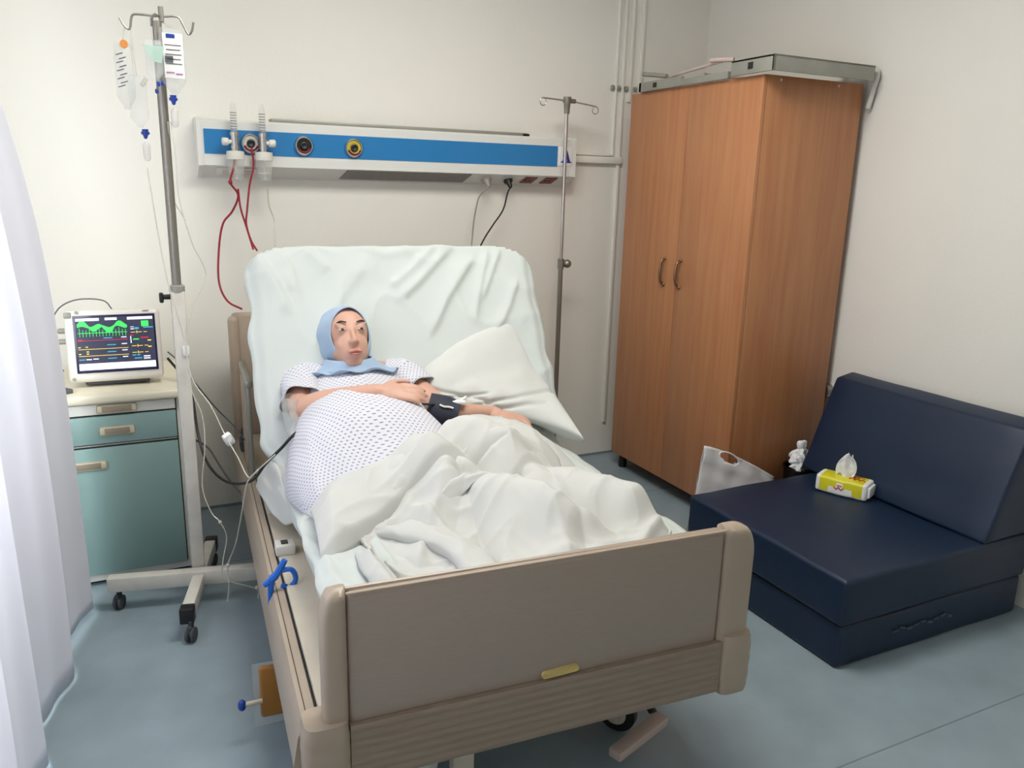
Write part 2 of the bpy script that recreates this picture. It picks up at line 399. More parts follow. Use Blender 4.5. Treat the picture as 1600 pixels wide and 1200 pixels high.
for i, x in enumerate((.533, .759, .984)):
    T = Matrix.Translation((x, -.122, 1.695)) @ rot('X', 90)
    m = MB(); m.lathe([(0, 0), (.042, 0), (.043, .008), (.037, .018), (.033, .018), (.031, .006), (0, .006)], T, 28); ol = obj('gas_outlet', m, 'chrome', un)
    m = MB(); m.lathe([(0, .004), (.031, .004), (.031, .013), (.026, .016), (.02, .012), (0, .012)], T, 24)
    obj('face_ring', m, 'yellowp' if i == 2 else ('white_paint' if i == 0 else 'groove'), ol)
    m = MB(); m.lathe([(0, .01), (.017, .01), (.017, .02), (.012, .022), (0, .018)], T, 20); obj('port', m, 'black', ol)
    m = MB(); pts = [T @ Vector((.029*math.cos(a), .029*math.sin(a), .017)) for a in [math.radians(200+14*k) for k in range(11)]]; m.tube(pts, .005, 6, 0); obj('red_band', m, 'redp', ol)
# letter plate
m = MB(); m.rng(2.052, 2.131, -.1235, -.118, 1.652, 1.745, .001); lp = obj('letter_plate', m, 'label', un)
m = MB(); T = Matrix.Translation((2.066, -.1236, 1.668)) @ rot('X', 90)
m.prism([(.020, .060), (.034, .060), (.052, .006), (.036, .006)], .002, T); m.prism([(.024, .052), (.028, .052), (.012, .004), (.006, .004)], .002, T)
m.prism([(.014, .018), (.042, .018), (.040, .024), (.016, .024)], .0021, T); m.prism([(-.001, 0), (.019, 0), (.019, .006), (-.001, .006)], .0022, T); m.prism([(.031, 0), (.058, 0), (.058, .006), (.031, .006)], .0022, T)
obj('letter', m, 'A', lp)

# flowmeters
def flow(x, side, lab):
    y = -.175
    t = thing('flowmeter', lab, 'flowmeter', (x, y, 1.535), group=None)
    m = MB(); m.cyl((x, y, 1.655), (x, y, 1.735), .0155, 18); m.cyl((x, y, 1.695), (x+.01*side, -.13, 1.695), .011, 12); m.cyl((x, y, 1.672), (x, y, 1.682), .018, 18); m.cyl((x, y, 1.722), (x, y, 1.736), .019, 18)
    obj('valve_body', m, 'chrome', t)
    m = MB(); m.tube([(x+side*.012, y, 1.697), (x+side*.022, y, 1.697), (x+side*.028, y, 1.697), (x+side*.046, y, 1.697), (x+side*.052, y, 1.697)], [.008, .009, .016, .017, .012], 14, 3); obj('knob', m, 'white_paint', t)
    m = MB(); m.lathe([(0, 0), (.013, 0), (.0135, .08), (.009, .11), (.006, .118), (0, .118)], Matrix.Translation((x, y, 1.736)), 16); obj('flow_tube', m, 'clear', t)
    m = MB()
    for k in range(7): m.cyl((x, y, 1.748+k*.011), (x, y, 1.7492+k*.011), .0138, 14)
    obj('scale_marks', m, 'ink', t)
    m = MB(); m.lathe([(0, 0), (.037, 0), (.038, .01), (.036, .034), (.02, .036), (0, .036)], Matrix.Translation((x, y, 1.625)), 24); obj('bottle_cap', m, 'white_paint', t)
    m = MB(); m.lathe([(0, 0), (.02, .001), (.028, .01), (.031, .03), (.034, .06), (.035, .09), (0, .09)], Matrix.Translation((x, y, 1.536)), 24); bo = obj('humidifier_bottle', m, 'clear', t)
    m = MB(); m.lathe([(.003, .09), (.003, .03), (.009, .022), (.012, .008), (0, .008)], Matrix.Translation((x, y, 1.536)), 12); m.cyl((x, y, 1.57), (x, y, 1.573), .03, 20); obj('diffuser_stem', m, 'clear2', bo)
    return t
flow(.462, -1, 'clear oxygen flowmeter with bottle, left one with red hose beside it')
flow(.578, 1, 'clear oxygen flowmeter with bottle, right one of the pair')
# hoses and cords from the unit
m = MB(); m.tube([(0.462,-0.16,1.655),(0.448,-0.2,1.591),(0.432,-0.2,1.531),(0.463,-0.18,1.478),(0.439,-0.15,1.41),(0.398,-0.14,1.355),(0.373,-0.16,1.247),(0.361,-0.2,1.114),(0.385,-0.25,1.037),(0.437,-0.3,1.006)], .0045, 8)
m.ball([(0.432,-0.2,1.531)][0], (.009, .009, .011), sub=2); obj('red_hose', m, 'red', label='red hose looping down left side of the bed behind the pillow end', cat='hose')
m = MB(); m.tube([(0.533,-0.15,1.674),(0.534,-0.17,1.6),(0.512,-0.18,1.519),(0.496,-0.18,1.412),(0.49,-0.18,1.357),(0.503,-0.2,1.29),(0.524,-0.22,1.245)], .0042, 8); m.tube([(0.464,-0.18,1.505),(0.47,-0.18,1.425),(0.49,-0.18,1.344),(0.508,-0.22,1.251)], .0042, 8); obj('red_hose', m, 'red', label='red hose pair crossing beneath the right flowmeter', cat='hose')
m = MB(); m.tube([(0.585,-0.19,1.521),(0.592,-0.16,1.439),(0.614,-0.14,1.369),(0.604,-0.2,1.262)], .003, 8); obj('oxygen_tube', m, 'tube', label='thin clear tube hanging below the right flowmeter', cat='tube')
def plug(x, m1, cord, lab, rr):
    t = thing('power_cord', lab, 'cord', (x, -.075, 1.53))
    m = MB(); m.lathe([(0, .004), (.022, .004), (.023, .014), (.014, .022), (.010, .05), (.006, .056), (0, .056)], slope_T(x, .5) @ rot('X', -18)); obj('plug', m, m1, t)
    T = slope_T(x, .5) @ rot('X', -18); p0 = T @ Vector((0, 0, .052))
    m = MB(); m.tube([p0]+cord, rr, 8); obj('cable', m, m1, t)
plug(1.667, 'plug_grey', [(1.616,-0.12,1.497),(1.601,-0.11,1.435),(1.592,-0.1,1.356),(1.575,-0.12,1.262),(1.526,-0.2,1.113)], 'grey plug and cord hanging from wall unit', .004)
plug(1.787, 'black', [(1.767,-0.12,1.509),(1.744,-0.12,1.427),(1.689,-0.12,1.351),(1.625,-0.14,1.27),(1.536,-0.2,1.144)], 'black plug and cord hanging from wall unit', .004)

# ------------------------------------------------------------------ wardrobe
WX0, WX1, WYN, WYF, WZB, WZT = 2.43, 3.0, -1.156, -.19, .083, 2.019
wd = thing('wardrobe', 'tall brown two-door wardrobe standing in the corner by the right wall', 'wardrobe', ((WX0+WX1)/2, (WYN+WYF)/2, 0))
m = MB(); m.rng(WX0+.02, WX1, WYN, WYN+.018, WZB, WZT, .0015); obj('side_panel', m, 'wood', wd)
m = MB(); m.rng(WX0+.02, WX1, WYF-.018, WYF, WZB, WZT, .0015); obj('side_panel', m, 'wood', wd)
m = MB(); m.rng(WX0+.02, WX1-.001, WYN+.018, WYF-.018, WZT-.02, WZT-.001); obj('top_panel', m, 'wood', wd)
m = MB(); m.rng(WX0+.02, WX1-.001, WYN+.018, WYF-.018, WZB+.001, WZB+.02); obj('bottom_panel', m, 'wood', wd)
m = MB(); m.rng(WX1-.008, WX1-.002, WYN+.018, WYF-.018, WZB+.02, WZT-.02); obj('back_panel', m, 'wood', wd)
SP = -.668
for a, b, hy in ((WYN+.001, SP-.0015, -.70), (SP+.0015, WYF-.001, -.575)):
    m = MB(); m.rng(WX0, WX0+.018, a, b, WZB+.002, WZT-.001, .0012); dr = obj('door', m, 'wood', wd)
    m = MB(); zz = 1.085; m.tube([(WX0, hy, zz+.13), (WX0-.022, hy, zz+.118), (WX0-.030, hy, zz+.07), (WX0-.024, hy, zz+.02), (WX0, hy, zz)], [.006, .007, .0085, .007, .006], 10); m.ball((WX0-.004, hy, zz), (.006, .011, .011), sub=2); m.ball((WX0-.003, hy, zz+.13), (.005, .009, .009), sub=2)
    obj('handle', m, 'brass', dr)
for x in (WX0+.05, WX1-.05):
    for y in (WYN+.05, WYF-.05):
        m = MB(); m.lathe([(0, 0), (.022, 0), (.025, .02), (.02, .06), (.025, WZB+.001), (0, WZB+.001)], Matrix.Translation((x, y, 0))); obj('leg', m, 'black', wd)
for (px) in [(2.521,-1.16,2.008),(2.85,-1.16,2.007)]:
    m = MB(); m.lathe([(0, 0), (.006, 0), (.005, .003), (0, .003)], Matrix.Translation((px[0], WYN, px[2]-.006)) @ rot('X', 90), 10); obj('screw_cap', m, 'cream', wd)

# metal frames on the wardrobe
f1 = thing('metal_frame', 'grey metal folding frame lying flat on wardrobe, nearest the camera', 'frame', (2.7, -1.05, WZT))
m = MB()
zt = WZT
m.rng(2.40, 2.97, -1.235, -1.225, zt+.004, zt+.066, .002); m.rng(2.40, 2.412, -1.235, -.98, zt+.004, zt+.066, .002); m.rng(2.40, 2.97, -1.235, -.98, zt+.056, zt+.066, .002)
obj('channel', m, 'alu', f1)
m = MB(); m.rng(2.396, 2.401, -1.115, -1.088, zt+.022, zt+.048); obj('slot', m, 'black', f1)
m = MB(); m.tube([(2.55, -1.0, zt+.08), (2.8, -1.02, zt+.082), (2.97, -1.06, zt+.082), (3.015, -1.13, zt+.075), (3.02, -1.2, zt+.05), (3.02, -1.19, zt-.03), (3.02, -1.175, zt-.10)], .012, 10); obj('tube_frame', m, 'white_paint', f1)
m = MB(); m.tube([(2.42, -.97, zt+.075), (2.40, -.93, zt+.078), (2.385, -.86, zt+.082)], .010, 10, 0); obj('grip', m, 'pedal', f1)
f2 = thing('metal_frame', 'grey metal folding frame lying flat on wardrobe, farther one at the back', 'frame', (2.7, -.6, WZT))
m = MB()
m.rng(2.41, 2.43, -.62, -.28, zt, zt+.045, .002); m.rng(2.41, 2.97, -.30, -.28, zt, zt+.045, .002); m.rng(2.41, 2.43, -.95, -.62, zt, zt+.03, .002); m.rng(2.95, 2.97, -.95, -.28, zt, zt+.03, .002)
obj('channel', m, 'alu', f2)
m = MB(); m.rng(2.406, 2.411, -.43, -.405, zt+.012, zt+.034); obj('slot', m, 'black', f2)
m = MB(); m.tube([(2.46, -.45, zt+.055), (2.42, -.6, zt+.058), (2.40, -.95, zt+.075)], .007, 8, 0); m.tube([(2.50, -.5, zt+.045), (2.95, -.5, zt+.045)], .007, 8, 0); m.tube([(2.44, -.75, zt+.04), (2.95, -.75, zt+.04)], .007, 8, 0); obj('cross_rod', m, 'pedal', f2)
m = MB(); m.tube([(2.44, -.47, zt+.06), (2.43, -.38, zt+.075), (2.42, -.30, zt+.085)], .011, 10, 0); obj('grip', m, 'alu', f2)

# ------------------------------------------------------------------ bedside cabinet
CX0, CX1, CYF, CYB = -.36, .165, -.65, -.12
cb = thing('bedside_cabinet', 'white and teal bedside cabinet with drawer and door under the monitor', 'cabinet', ((CX0+CX1)/2, (CYF+CYB)/2, 0))
m = MB(); m.rng(CX0, CX1, CYF+.012, CYB, .022, .732, .003); obj('body', m, 'white_paint', cb)
m = MB(); m.rng(CX0-.012, CX1+.012, CYF-.02, CYB, .732, .768, .012, 3); obj('top', m, 'creamtop', cb)
def pull(xc, zc, wdt, par):
    m = MB(); m.rng(xc-wdt/2, xc+wdt/2, CYF-.010, CYF-.002, zc-.016, zc+.016, .007, 3); h = obj('handle', m, 'handle', par)
    return h
m = MB(); m.rng(CX0+.012, CX1-.035, CYF-.001, CYF+.02, .690, .729, .002); tr = obj('tray', m, 'white_paint', cb); h = pull(-.07, .711, .135, tr)
m = MB(); m.rng(CX0+.012, CX1-.035, CYF-.003, CYF+.02, .578, .683, .002); d1 = obj('drawer', m, 'teal', cb); h = pull(-.075, .626, .12, d1)
m = MB(); m.rng(CX0+.012, CX1-.035, CYF-.003, CYF+.02, .055, .562, .002); d2 = obj('door', m, 'teal', cb); h = pull(-.19, .497, .14, d2)
for (x, z, wv) in ((-.07, .711, .10), (-.075, .626, .085), (-.19, .497, .10)):
    m = MB(); m.rng(x-wv/2, x+wv/2, CYF-.0115, CYF-.009, z-.011, z+.011, .001); obj('grip_recess', m, 'recess', cb)
m = MB()
for z in (.6865, .5755, .5645): m.rng(CX0+.012, CX1-.036, CYF+.004, CYF+.014, z-.0016, z+.0016)
m.rng(CX1-.036, CX1-.031, CYF+.006, CYF+.014, .055, .729); obj('gap_strip', m, 'groove', cb)
m = MB(); m.rng(CX0+.03, CX1-.03, CYF+.05, CYB-.02, 0, .03); obj('plinth', m, 'black', cb)

# ------------------------------------------------------------------ patient monitor
MT = Matrix.Translation((-.058, -.52, .772)) @ rot('Z', -2) @ rot('X', -7)
mo = thing('patient_monitor', 'white patient monitor with glowing green waveform screen on bedside cabinet', 'monitor', (-.058, -.52, .768))
def mp(m, name, mt, par=None, **k): return obj(name, m, mt, par or mo, **k)
m = MB(); m.box((0, 0, .15), (.325, .075, .27), .018, T=MT, seg=3); m.box((0, .055, .145), (.27, .06, .22), .02, T=MT, seg=3); mp(m, 'casing', 'monitor')
m = MB(); m.box((0, .04, .012), (.22, .10, .020), .005, T=MT); mp(m, 'foot', 'rubber')  # dark grey foot stands in for the shadow under the casing
m = MB(); m.box((.007, -.039, .158), (.278, .006, .215), .002, T=MT); scn = mp(m, 'screen', 'screen')
m = MB(); K = ['e_white', 'e_green', 'e_yellow', 'e_red', 'e_cyan', 'e_dark']
def sr(mi, x0, x1, z0, z1, d=.0): m.setm(mi); m.box((((x0+x1)/2)-.132+.007, -.0425-d, (z0+z1)/2+.158-.1), (x1-x0, .0008, z1-z0), T=MT)
W_, H_ = .264, .2
sr(5, 0, W_, 0, H_)
sr(0, .002, .262, .004, .028, .001); sr(0, .002, .08, .187, .197, .001); sr(0, .10, .14, .188, .197, .001); sr(0, .175, .262, .187, .197, .001)
rd = random.Random(3)
for i in range(64):
    x = .006+i*.0026; c0 = .166+.008*math.sin(i*.27)+.006*math.sin(i*.11+1); h = .004+.009*abs(math.sin(i*.19+.4)); sr(1, x, x+.0029, c0-h, c0+h*.6, .001)
sr(1, .006, .172, .141, .1425, .001)
for i in range(15): x = .012+i*.011; sr(1, x, x+.0012, .128, .153 if i % 3 else .16, .0012)
sr(3, .004, .172, .113, .1145, .001); sr(3, .004, .02, .113, .118, .0012); sr(2, .004, .172, .081, .0825, .001); sr(2, .004, .172, .056, .0575, .001)
for (x, z) in ((.004, .088), (.028, .089), (.004, .063), (.03, .063), (.03, .071)): sr(2, x, x+.008, z, z+.003, .001)
for (x, z) in ((.09, .120), (.10, .094), (.10, .068), (.10, .043)): sr(4, x, x+.03, z, z+.003, .001)
for (x, z, q) in ((.15, .121, 0), (.15, .096, 0), (.15, .072, 0), (.15, .047, 0), (.004, .042, 4), (.027, .042, 0), (.05, .043, 0)): sr(q, x, x+.018, z, z+.003, .001)
sr(1, .222, .247, .160, .181, .001); sr(4, .228, .262, .154, .158, .001); sr(0, .184, .196, .158, .160, .001); sr(0, .184, .196, .150, .153, .001); sr(4, .198, .212, .150, .157, .001)
for z, q in ((.138, 2), (.086, 2), (.061, 2)):
    sr(q, .184, .2, z, z+.002, .001); sr(q, .206, .222, z, z+.002, .001); sr(q, .228, .24, z, z+.002, .001); sr(q, .2035, .2055, z-.004, z+.007, .001)
sr(1, .19, .21, .110, .114, .001); sr(3, .216, .243, .115, .119, .001); sr(3, .18, .192, .126, .129, .001); sr(0, .181, .184, .098, .124, .001)
for (x0, x1, z, q) in ((.24, .252, .104, 2), (.24, .252, .08, 2), (.183, .196, .05, 4), (.2, .21, .05, 4), (.19, .216, .038, 4), (.222, .245, .044, 0), (.222, .245, .036, 0)): sr(q, x0, x1, z, z+.004, .001)
sr(5, .175, .1765, .03, .185, .0005)
obj('readout', m, K, scn, smooth=0)
m = MB(); m.box((-.148, -.037, .268), (.024, .012, .022), .004, T=MT); mp(m, 'alarm_lamp', 'plug_grey')
for bx_, bz_ in ((-.118, .277), (-.145, .030)):
    m = MB(); m.cyl(MT @ Vector((bx_, -.036, bz_)), MT @ Vector((bx_, -.041, bz_)), .006); mp(m, 'button', 'plug_grey')
m = MB(); m.box((.115, -.038, .277), (.022, .002, .003), .0005, T=MT); mp(m, 'badge', 'purple')
for z in (.17, .21):
    m = MB(); m.cyl(MT @ Vector((-.155, .0, z)), MT @ Vector((-.185, 0, z)), .010, 12); m.cyl(MT @ Vector((-.185, 0, z)), MT @ Vector((-.20, 0, z-.002)), .006, 12); mp(m, 'connector', 'plug_grey')
m = MB(); m.tube([MT @ Vector(p) for p in ((-.19, 0, .17), (-.215, -.01, .15), (-.21, 0, .10), (-.18, .0, .06))], .003, 8)
m.tube([MT @ Vector(p) for p in ((-.19, 0, .21), (-.20, -.005, .25), (-.17, 0, .30), (-.11, .02, .325), (-.03, .04, .318), (.0, .045, .28))], .0025, 8); mp(m, 'lead', 'ink')
m = MB(); m.tube([(-.255, -.60, .787), (-.235, -.605, .778), (-.21, -.6, .775)], [.012, .015, .008], 10); obj('finger_sensor', m, 'ink', label='dark finger sensor lying on cabinet left of the monitor', cat='sensor')

# ------------------------------------------------------------------ couch
CNx, CNy = 2.02, -2.215
TC = Matrix.Translation((0, 0, 0))
co = thing('foam_couch', 'low navy vinyl foam chair bed against the right wall', 'couch', (2.5, -1.8, 0))
def cushion(x0, x1, y0, y1, z0, z1, seed, dent=.006):
    m = MB(); m.rng(x0, x1, y0, y1, z0, z1, .016, 3)
    bmesh.ops.subdivide_edges(m.bm, edges=[e for e in m.bm.edges if e.calc_length() > .1], cuts=10, use_grid_fill=True)
    for v in m.bm.verts:
        n = noise.noise((v.co.x*4+seed, v.co.y*4, v.co.z*4)); v.co.z += n*dent; v.co.x += noise.noise((v.co.y*5, v.co.z*6, seed))*dent*.7; v.co.y += noise.noise((v.co.x*5, v.co.z*6, seed+4))*dent*.7
    return m
M['navy'].node_tree.nodes['Principled BSDF'].inputs['Roughness'].default_value = .46
obj('base_cushion', cushion(CNx+.012, 2.985, CNy+.01, -1.41, 0.0, .158, 1, .004), 'navy', co)
obj('seat_cushion', cushion(CNx, 2.985, CNy, -1.40, .160, .333, 5), 'navy', co)
# wedge backrest
m = MB()
bx0, bx1 = 2.70, 2.985
prof = [(bx0, .336), (2.985, .336), (3.0, .74), (2.955, .765), (2.86, .745)]
m.extrude_profile([(x, CNy+.0, z) for x, z in prof], (0, CNy, 0), (0, -1.33, 0))
es = list(m.bm.edges); bmesh.ops.bevel(m.bm, geom=es, offset=.014, segments=3, affect='EDGES', profile=.5)
bmesh.ops.triangulate(m.bm, faces=[f for f in m.bm.faces if len(f.verts) > 4])
bmesh.ops.subdivide_edges(m.bm, edges=[e for e in m.bm.edges if e.calc_length() > .08], cuts=7, use_grid_fill=True)
for v in m.bm.verts: v.co.x += noise.noise((v.co.y*4, v.co.z*6, 2))*.010; v.co.z += noise.noise((v.co.y*3, v.co.x*6, 7))*.005
obj('backrest', m, 'navy', co)
m = MB()
for k in range(9):
    x = 2.30+k*.035; m.box((x, CNy+.004, .085+.006*math.sin(k*2.1)), (.03, .006, .004+.003*(k % 3)), .001, rot=Euler((0, .3*math.sin(k*1.7), 0)))
obj('scuff', m, 'scuff', co, label='pale scuff marks on the lower front edge')

# tissue pack on the couch
A_, B_ = Vector((2.536, -1.551, .345)), Vector((2.627, -1.754, .345))
ang = math.atan2(B_.y-A_.y, B_.x-A_.x)
TT = Matrix.Translation((2.635, -1.64, .334)) @ Matrix.Rotation(ang, 4, 'Z')
tp = thing('tissue_pack', 'yellow and white soft pack of tissues on the navy couch seat', 'tissues', (2.655, -1.61, .336))
def tpk(a, b):
    x = (a-.5)*.215; th = b*2*PI; n = .30
    c, s_ = math.cos(th), math.sin(th); yy = .052*math.copysign(abs(c)**n, c); zz = .036*math.copysign(abs(s_)**n, s_)
    e = min(1, (1-abs(2*a-1))*9); k = .55+.45*math.sqrt(max(0, 1-(1-e)**2)); 
    bulge = 1+.10*math.cos(x*20)
    return TT @ Vector((x, yy*k*bulge, .036+zz*k*(1+.06*noise.noise((x*30, th, 0)))))
m = MB(); m.grid(tpk, 40, 40); 
bmesh.ops.remove_doubles(m.bm, verts=m.bm.verts, dist=.0004)
for f in m.bm.faces:
    c = TT.inverted() @ f.calc_center_median(); x = c.x/.1075
    f.material_index = 1 if ((abs(x) > .45 and abs(x) < .82 and c.z > .012) or (c.z > .06 and abs(x) < .82) or (abs(x) <= .45 and c.z > .042 and c.z > .05-.03*abs(x))) else 0
obj('wrap', m, ['label', 'yellow'], tp)
m = MB(); m.box((-.107, 0, .036), (.004, .05, .04), .002, T=TT); obj('end_seal', m, 'label', tp)
m = MB(); m.box((.108, 0, .036), (.012, .075, .045), .004, T=TT); obj('end_seal', m, 'label', tp)
m = MB(); m.tube([TT @ Vector(p) for p in ((.02, -.015, .0725), (.035, .012, .073), (.04, -.018, .0727), (.052, .008, .073), (.06, -.014, .0725), (.072, .004, .072), (.08, -.012, .071))], .0022, 6)
obj('lettering', m, 'tissuered', tp)
m = MB(); m.tube([TT @ Vector(p) for p in ((.03, .022, .073), (.05, .025, .073), (.075, .022, .072))], .0016, 6)
obj('fine_print', m, 'tissuered', tp)
m = MB(); m.tube([TT @ Vector(p) for p in ((-.025, -.0575, .036), (-.015, -.058, .03), (-.006, -.058, .038), (.004, -.058, .03), (.014, -.058, .037))], .0022, 6)
obj('emblem', m, 'tissuered', tp)
m = MB(); m.tube([TT @ Vector(p) for p in ((-.012, -.058, .046), (.006, -.058, .045))], .0022, 6); obj('lettering', m, 'tissuered', tp)
def tis(a, b):
    h = .10*b; wv = .035+.02*math.sin(b*3)-.028*b; x = (a-.5)*2*wv+.01*b; y = .012*math.sin(a*9+b*2)*(1-.4*b)+.006*noise.noise((a*5, b*5, 3))
    if b > .9: x += .004
    return TT @ Vector((x-.005, y, .068+h+.01*math.sin(a*7)))
m = MB(); m.grid(tis, 24, 20); obj('tissue', m, 'tissue', tp, solid=.0015)

# carrier bag and bin
def bagf(side):
    def f(a, b):
        x0 = 2.12+.07*b; x1 = 2.66-.05*b - .16*smooth01((b-.55)/.45)*0
        x = x0+(x1-x0)*a; top = .475-.20*a**1.25; z = .004+top*b
        th = .055*math.sin(PI*a)**.6*(1-b**1.6)+.003
        y = -1.27+side*th+.010*noise.noise((a*5, b*6, side*3))*(.3+b)
        return (x, y, z)
    return f
pb = thing('carrier_bag', 'white plastic carrier bag standing between wardrobe and couch', 'bag', (2.38, -1.27, 0))
for sd in (-1, 1):
    m = MB(); m.grid(bagf(sd), 60, 40)
    kill = []
    for f in m.bm.faces:
        c = f.calc_center_median(); dx, dz = c.x-2.33, c.z-.405+(c.x-2.33)*.45
        if (dx/.055)**2+(dz/.022)**2 < 1: kill.append(f)
    bmesh.ops.delete(m.bm, geom=kill, context='FACES'); obj('bag_side', m, 'bag', pb, solid=.0006)
m = MB(); m.tube([(2.33+.058*math.cos(a), -1.274, .405-.058*math.cos(a)*.45+.025*math.sin(a)) for a in [2*PI*k/24 for k in range(24)]], .0035, 6, 0, closed=True); obj('handle', m, 'tissue', pb)
m = MB()
for (x, z, r) in ((2.36, .30, .04), (2.42, .25, .03), (2.30, .22, .03)): m.ball((x, -1.262, z), (r, .02, r*.8), sub=2)
m.rng(2.2, 2.56, -1.29, -1.25, .01, .18, .02); obj('contents', m, 'purple', pb)
bn = thing('waste_bin', 'black waste bin with crumpled white wrappers behind the couch', 'bin', (2.80, -1.26, 0))
m = MB(); m.lathe([(0, 0), (.075, 0), (.088, .29), (.093, .292), (.093, .30), (.086, .30), (.076, .012), (0, .012)], Matrix.Translation((2.80, -1.26, 0)), 28); obj('bucket', m, 'bin', bn)
for k, (dx, dy, dz, r) in enumerate(((-.045, -.02, .325, .033), (-.02, .02, .35, .03), (.01, -.03, .33, .034), (.0, .02, .395, .022), (.04, .01, .34, .032), (-.065, 0, .34, .018))):
    m = MB(); m.ball((2.80+dx, -1.26+dy, dz), r, sub=3)
    for v in m.bm.verts: n = noise.noise(v.co*38+Vector((k, 0, 0))); v.co += (v.co-Vector((2.80+dx, -1.26+dy, dz)))*(n*1.1)
    obj('wrapper', m, 'tissue' if k != 2 else 'plug_grey', smooth=20, label=['crumpled white wrapper at the left in the black bin', 'crumpled white wrapper rising behind the others in the bin', 'crumpled grey wrapper in the middle of the bin', 'topmost small white wrapper over the bin', 'crumpled white wrapper at the right of the bin', 'small white scrap on the left rim of the bin'][k], cat='wrapper', group='wrappers in the bin')

# ------------------------------------------------------------------ bed
bd = thing('hospital_bed', 'taupe hospital bed with raised backrest in middle of the room', 'bed', (.5, 1.08, 0), BED)
def bo(name, m, mt, par=None, **k): return obj(name, m, mt, par or bd, **k)
# footboard: centre panel u -.0 .. .925 ; posts outside
m = MB(); m.rng(0, .925, -.002, .036, .44, .745, .012, 3); fb = bo('footboard_panel', m, 'panel')
m = MB(); m.box((.487, -.004, .462), (.094, .003, .017), .0075, rot=Euler((0, -.035, 0))); obj('tape_strip', m, 'tape', fb)
def post(u0, u1, sgn, name):
    # profile rounded in u-z, thickness v, curving outer edge
    m = MB()
    def f(a, b):
        z = .44+.315*b
        k_ = max(0, (b-.70)/.30); out = (u1-u0)*(.45+.55*math.sqrt(max(0, 1-k_**2.3)))
        th = 2*PI*a; n = .55; c, s_ = math.cos(th), math.sin(th)
        e = 1 if b < .93 else max(.25, math.sqrt(max(0, 1-((b-.93)/.07)**2)))
        uu = u0+out*.5+out*.5*math.copysign(abs(c)**n, c); vv = .02+.030*e*math.copysign(abs(s_)**n, s_)
        return (uu, vv, z)
    m.grid(f, 32, 28, wrap=True); bmesh.ops.holes_fill(m.bm, edges=[e for e in m.bm.edges if e.is_boundary]); bo(name, m, 'taupe')
post(0.001, -.052, -1, 'footboard_post'); post(.924, 1.02, 1, 'footboard_post')
# ribbed band
def band(u0, u1, mt, name, z0=.305, z1=.447, th=.034):
    m = MB(); n = 7
    prof = []
    for i in range(n*4+1):
        z = z0+(z1-z0)*i/(n*4); prof.append((u0, -.014-.0022*abs(math.sin(PI*i/4)), z))
    prof += [(u0, .05, z1), (u0, .05, z0)]
    m.extrude_profile(prof, (u0, 0, 0), (u1, 0, 0)); bo(name, m, mt, smooth=50)
band(.0, .935, 'band', 'footboard_band')
for (a, b) in ((-.098, .002), (.934, 1.028)):
    m = MB()
    def f(s, t, a=a, b=b):
        z = .295+.165*t; th = 2*PI*s; n = .5; c, s_ = math.cos(th), math.sin(th)
        e = 1-.10*(abs(2*t-1))**4; rib = 1+.012*math.sin(t*PI*8)
        return ((a+b)/2+(b-a)/2*math.copysign(abs(c)**n, c)*e*rib, .018+.046*math.copysign(abs(s_)**n, s_)*e*rib, z)
    m.grid(f, 32, 30, wrap=True); bmesh.ops.holes_fill(m.bm, edges=[e for e in m.bm.edges if e.is_boundary]); bo('corner_bumper', m, 'taupe')
m = MB(); m.rng(.0, .925, -.006, .003, .7455, .7485, .001); m.tube([(0, .018, .746), (.925, .018, .739)], .006, 8, 0); obj('top_edge', m, 'taupe', fb)
# headboard
m = MB(); m.rng(-.085, 1.01, 2.13, 2.17, .40, .985, .018, 3); hb = bo('headboard', m, 'taupe')
for a in (-.10, .985):
    m = MB(); m.rng(a, a+.045, 2.11, 2.18, .30, .97, .02, 3); obj('headboard_post', m, 'taupe', hb)
# side rails (long mouldings)
for sgn, u in ((-1, -.055), (1, 1.01)):
    m = MB()
    a, b = (u-.045, u+.02) if sgn < 0 else (u-.02, u+.0)
    b = b if sgn > 0 else -.058
    prof = [(a, .05, .27), (a-.012*(sgn < 0), .05, .33), (a, .05, .40), (a+.012, .05, .425), (b, .05, .43), (b, .05, .27)]
    m.extrude_profile(prof, (0, .05, 0), (0, 2.12, 0)); bo('side_rail', m, 'taupe', smooth=30)
m = MB(); m.rng(-.0575, -.0548, .05, 2.1, .40, .434); m.rng(-.078, -.0765, .05, 2.1, .42, .4285); bo('rail_groove', m, 'groove')
# deck
m = MB(); m.rng(-.052, .99, .045, 1.2, .40, .440, .006); bo('deck_panel', m, 'cream')
m = MB(); m.rng(-.052, .99, 1.21, 2.12, .40, .44, .006); bo('deck_panel', m, 'cream')
m = MB(); m.box((.49, 1.575, .845), (.90, .80, .025), .01, rot=Matrix.Rotation(math.radians(59), 4, 'X')); bo('backrest_deck', m, 'cream')
m = MB(); m.cyl((.5, 1.85, .44), (.5, 1.62, .84), .02); bo('lift_strut', m, 'dull_metal')
m = MB(); m.rng(-.058, .0, .845, .90, .440, .472, .004); cc = bo('corner_clip', m, 'white_paint')
m = MB(); m.rng(-.04, -.02, .86, .885, .4721, .475); obj('clip_slot', m, 'black', cc)
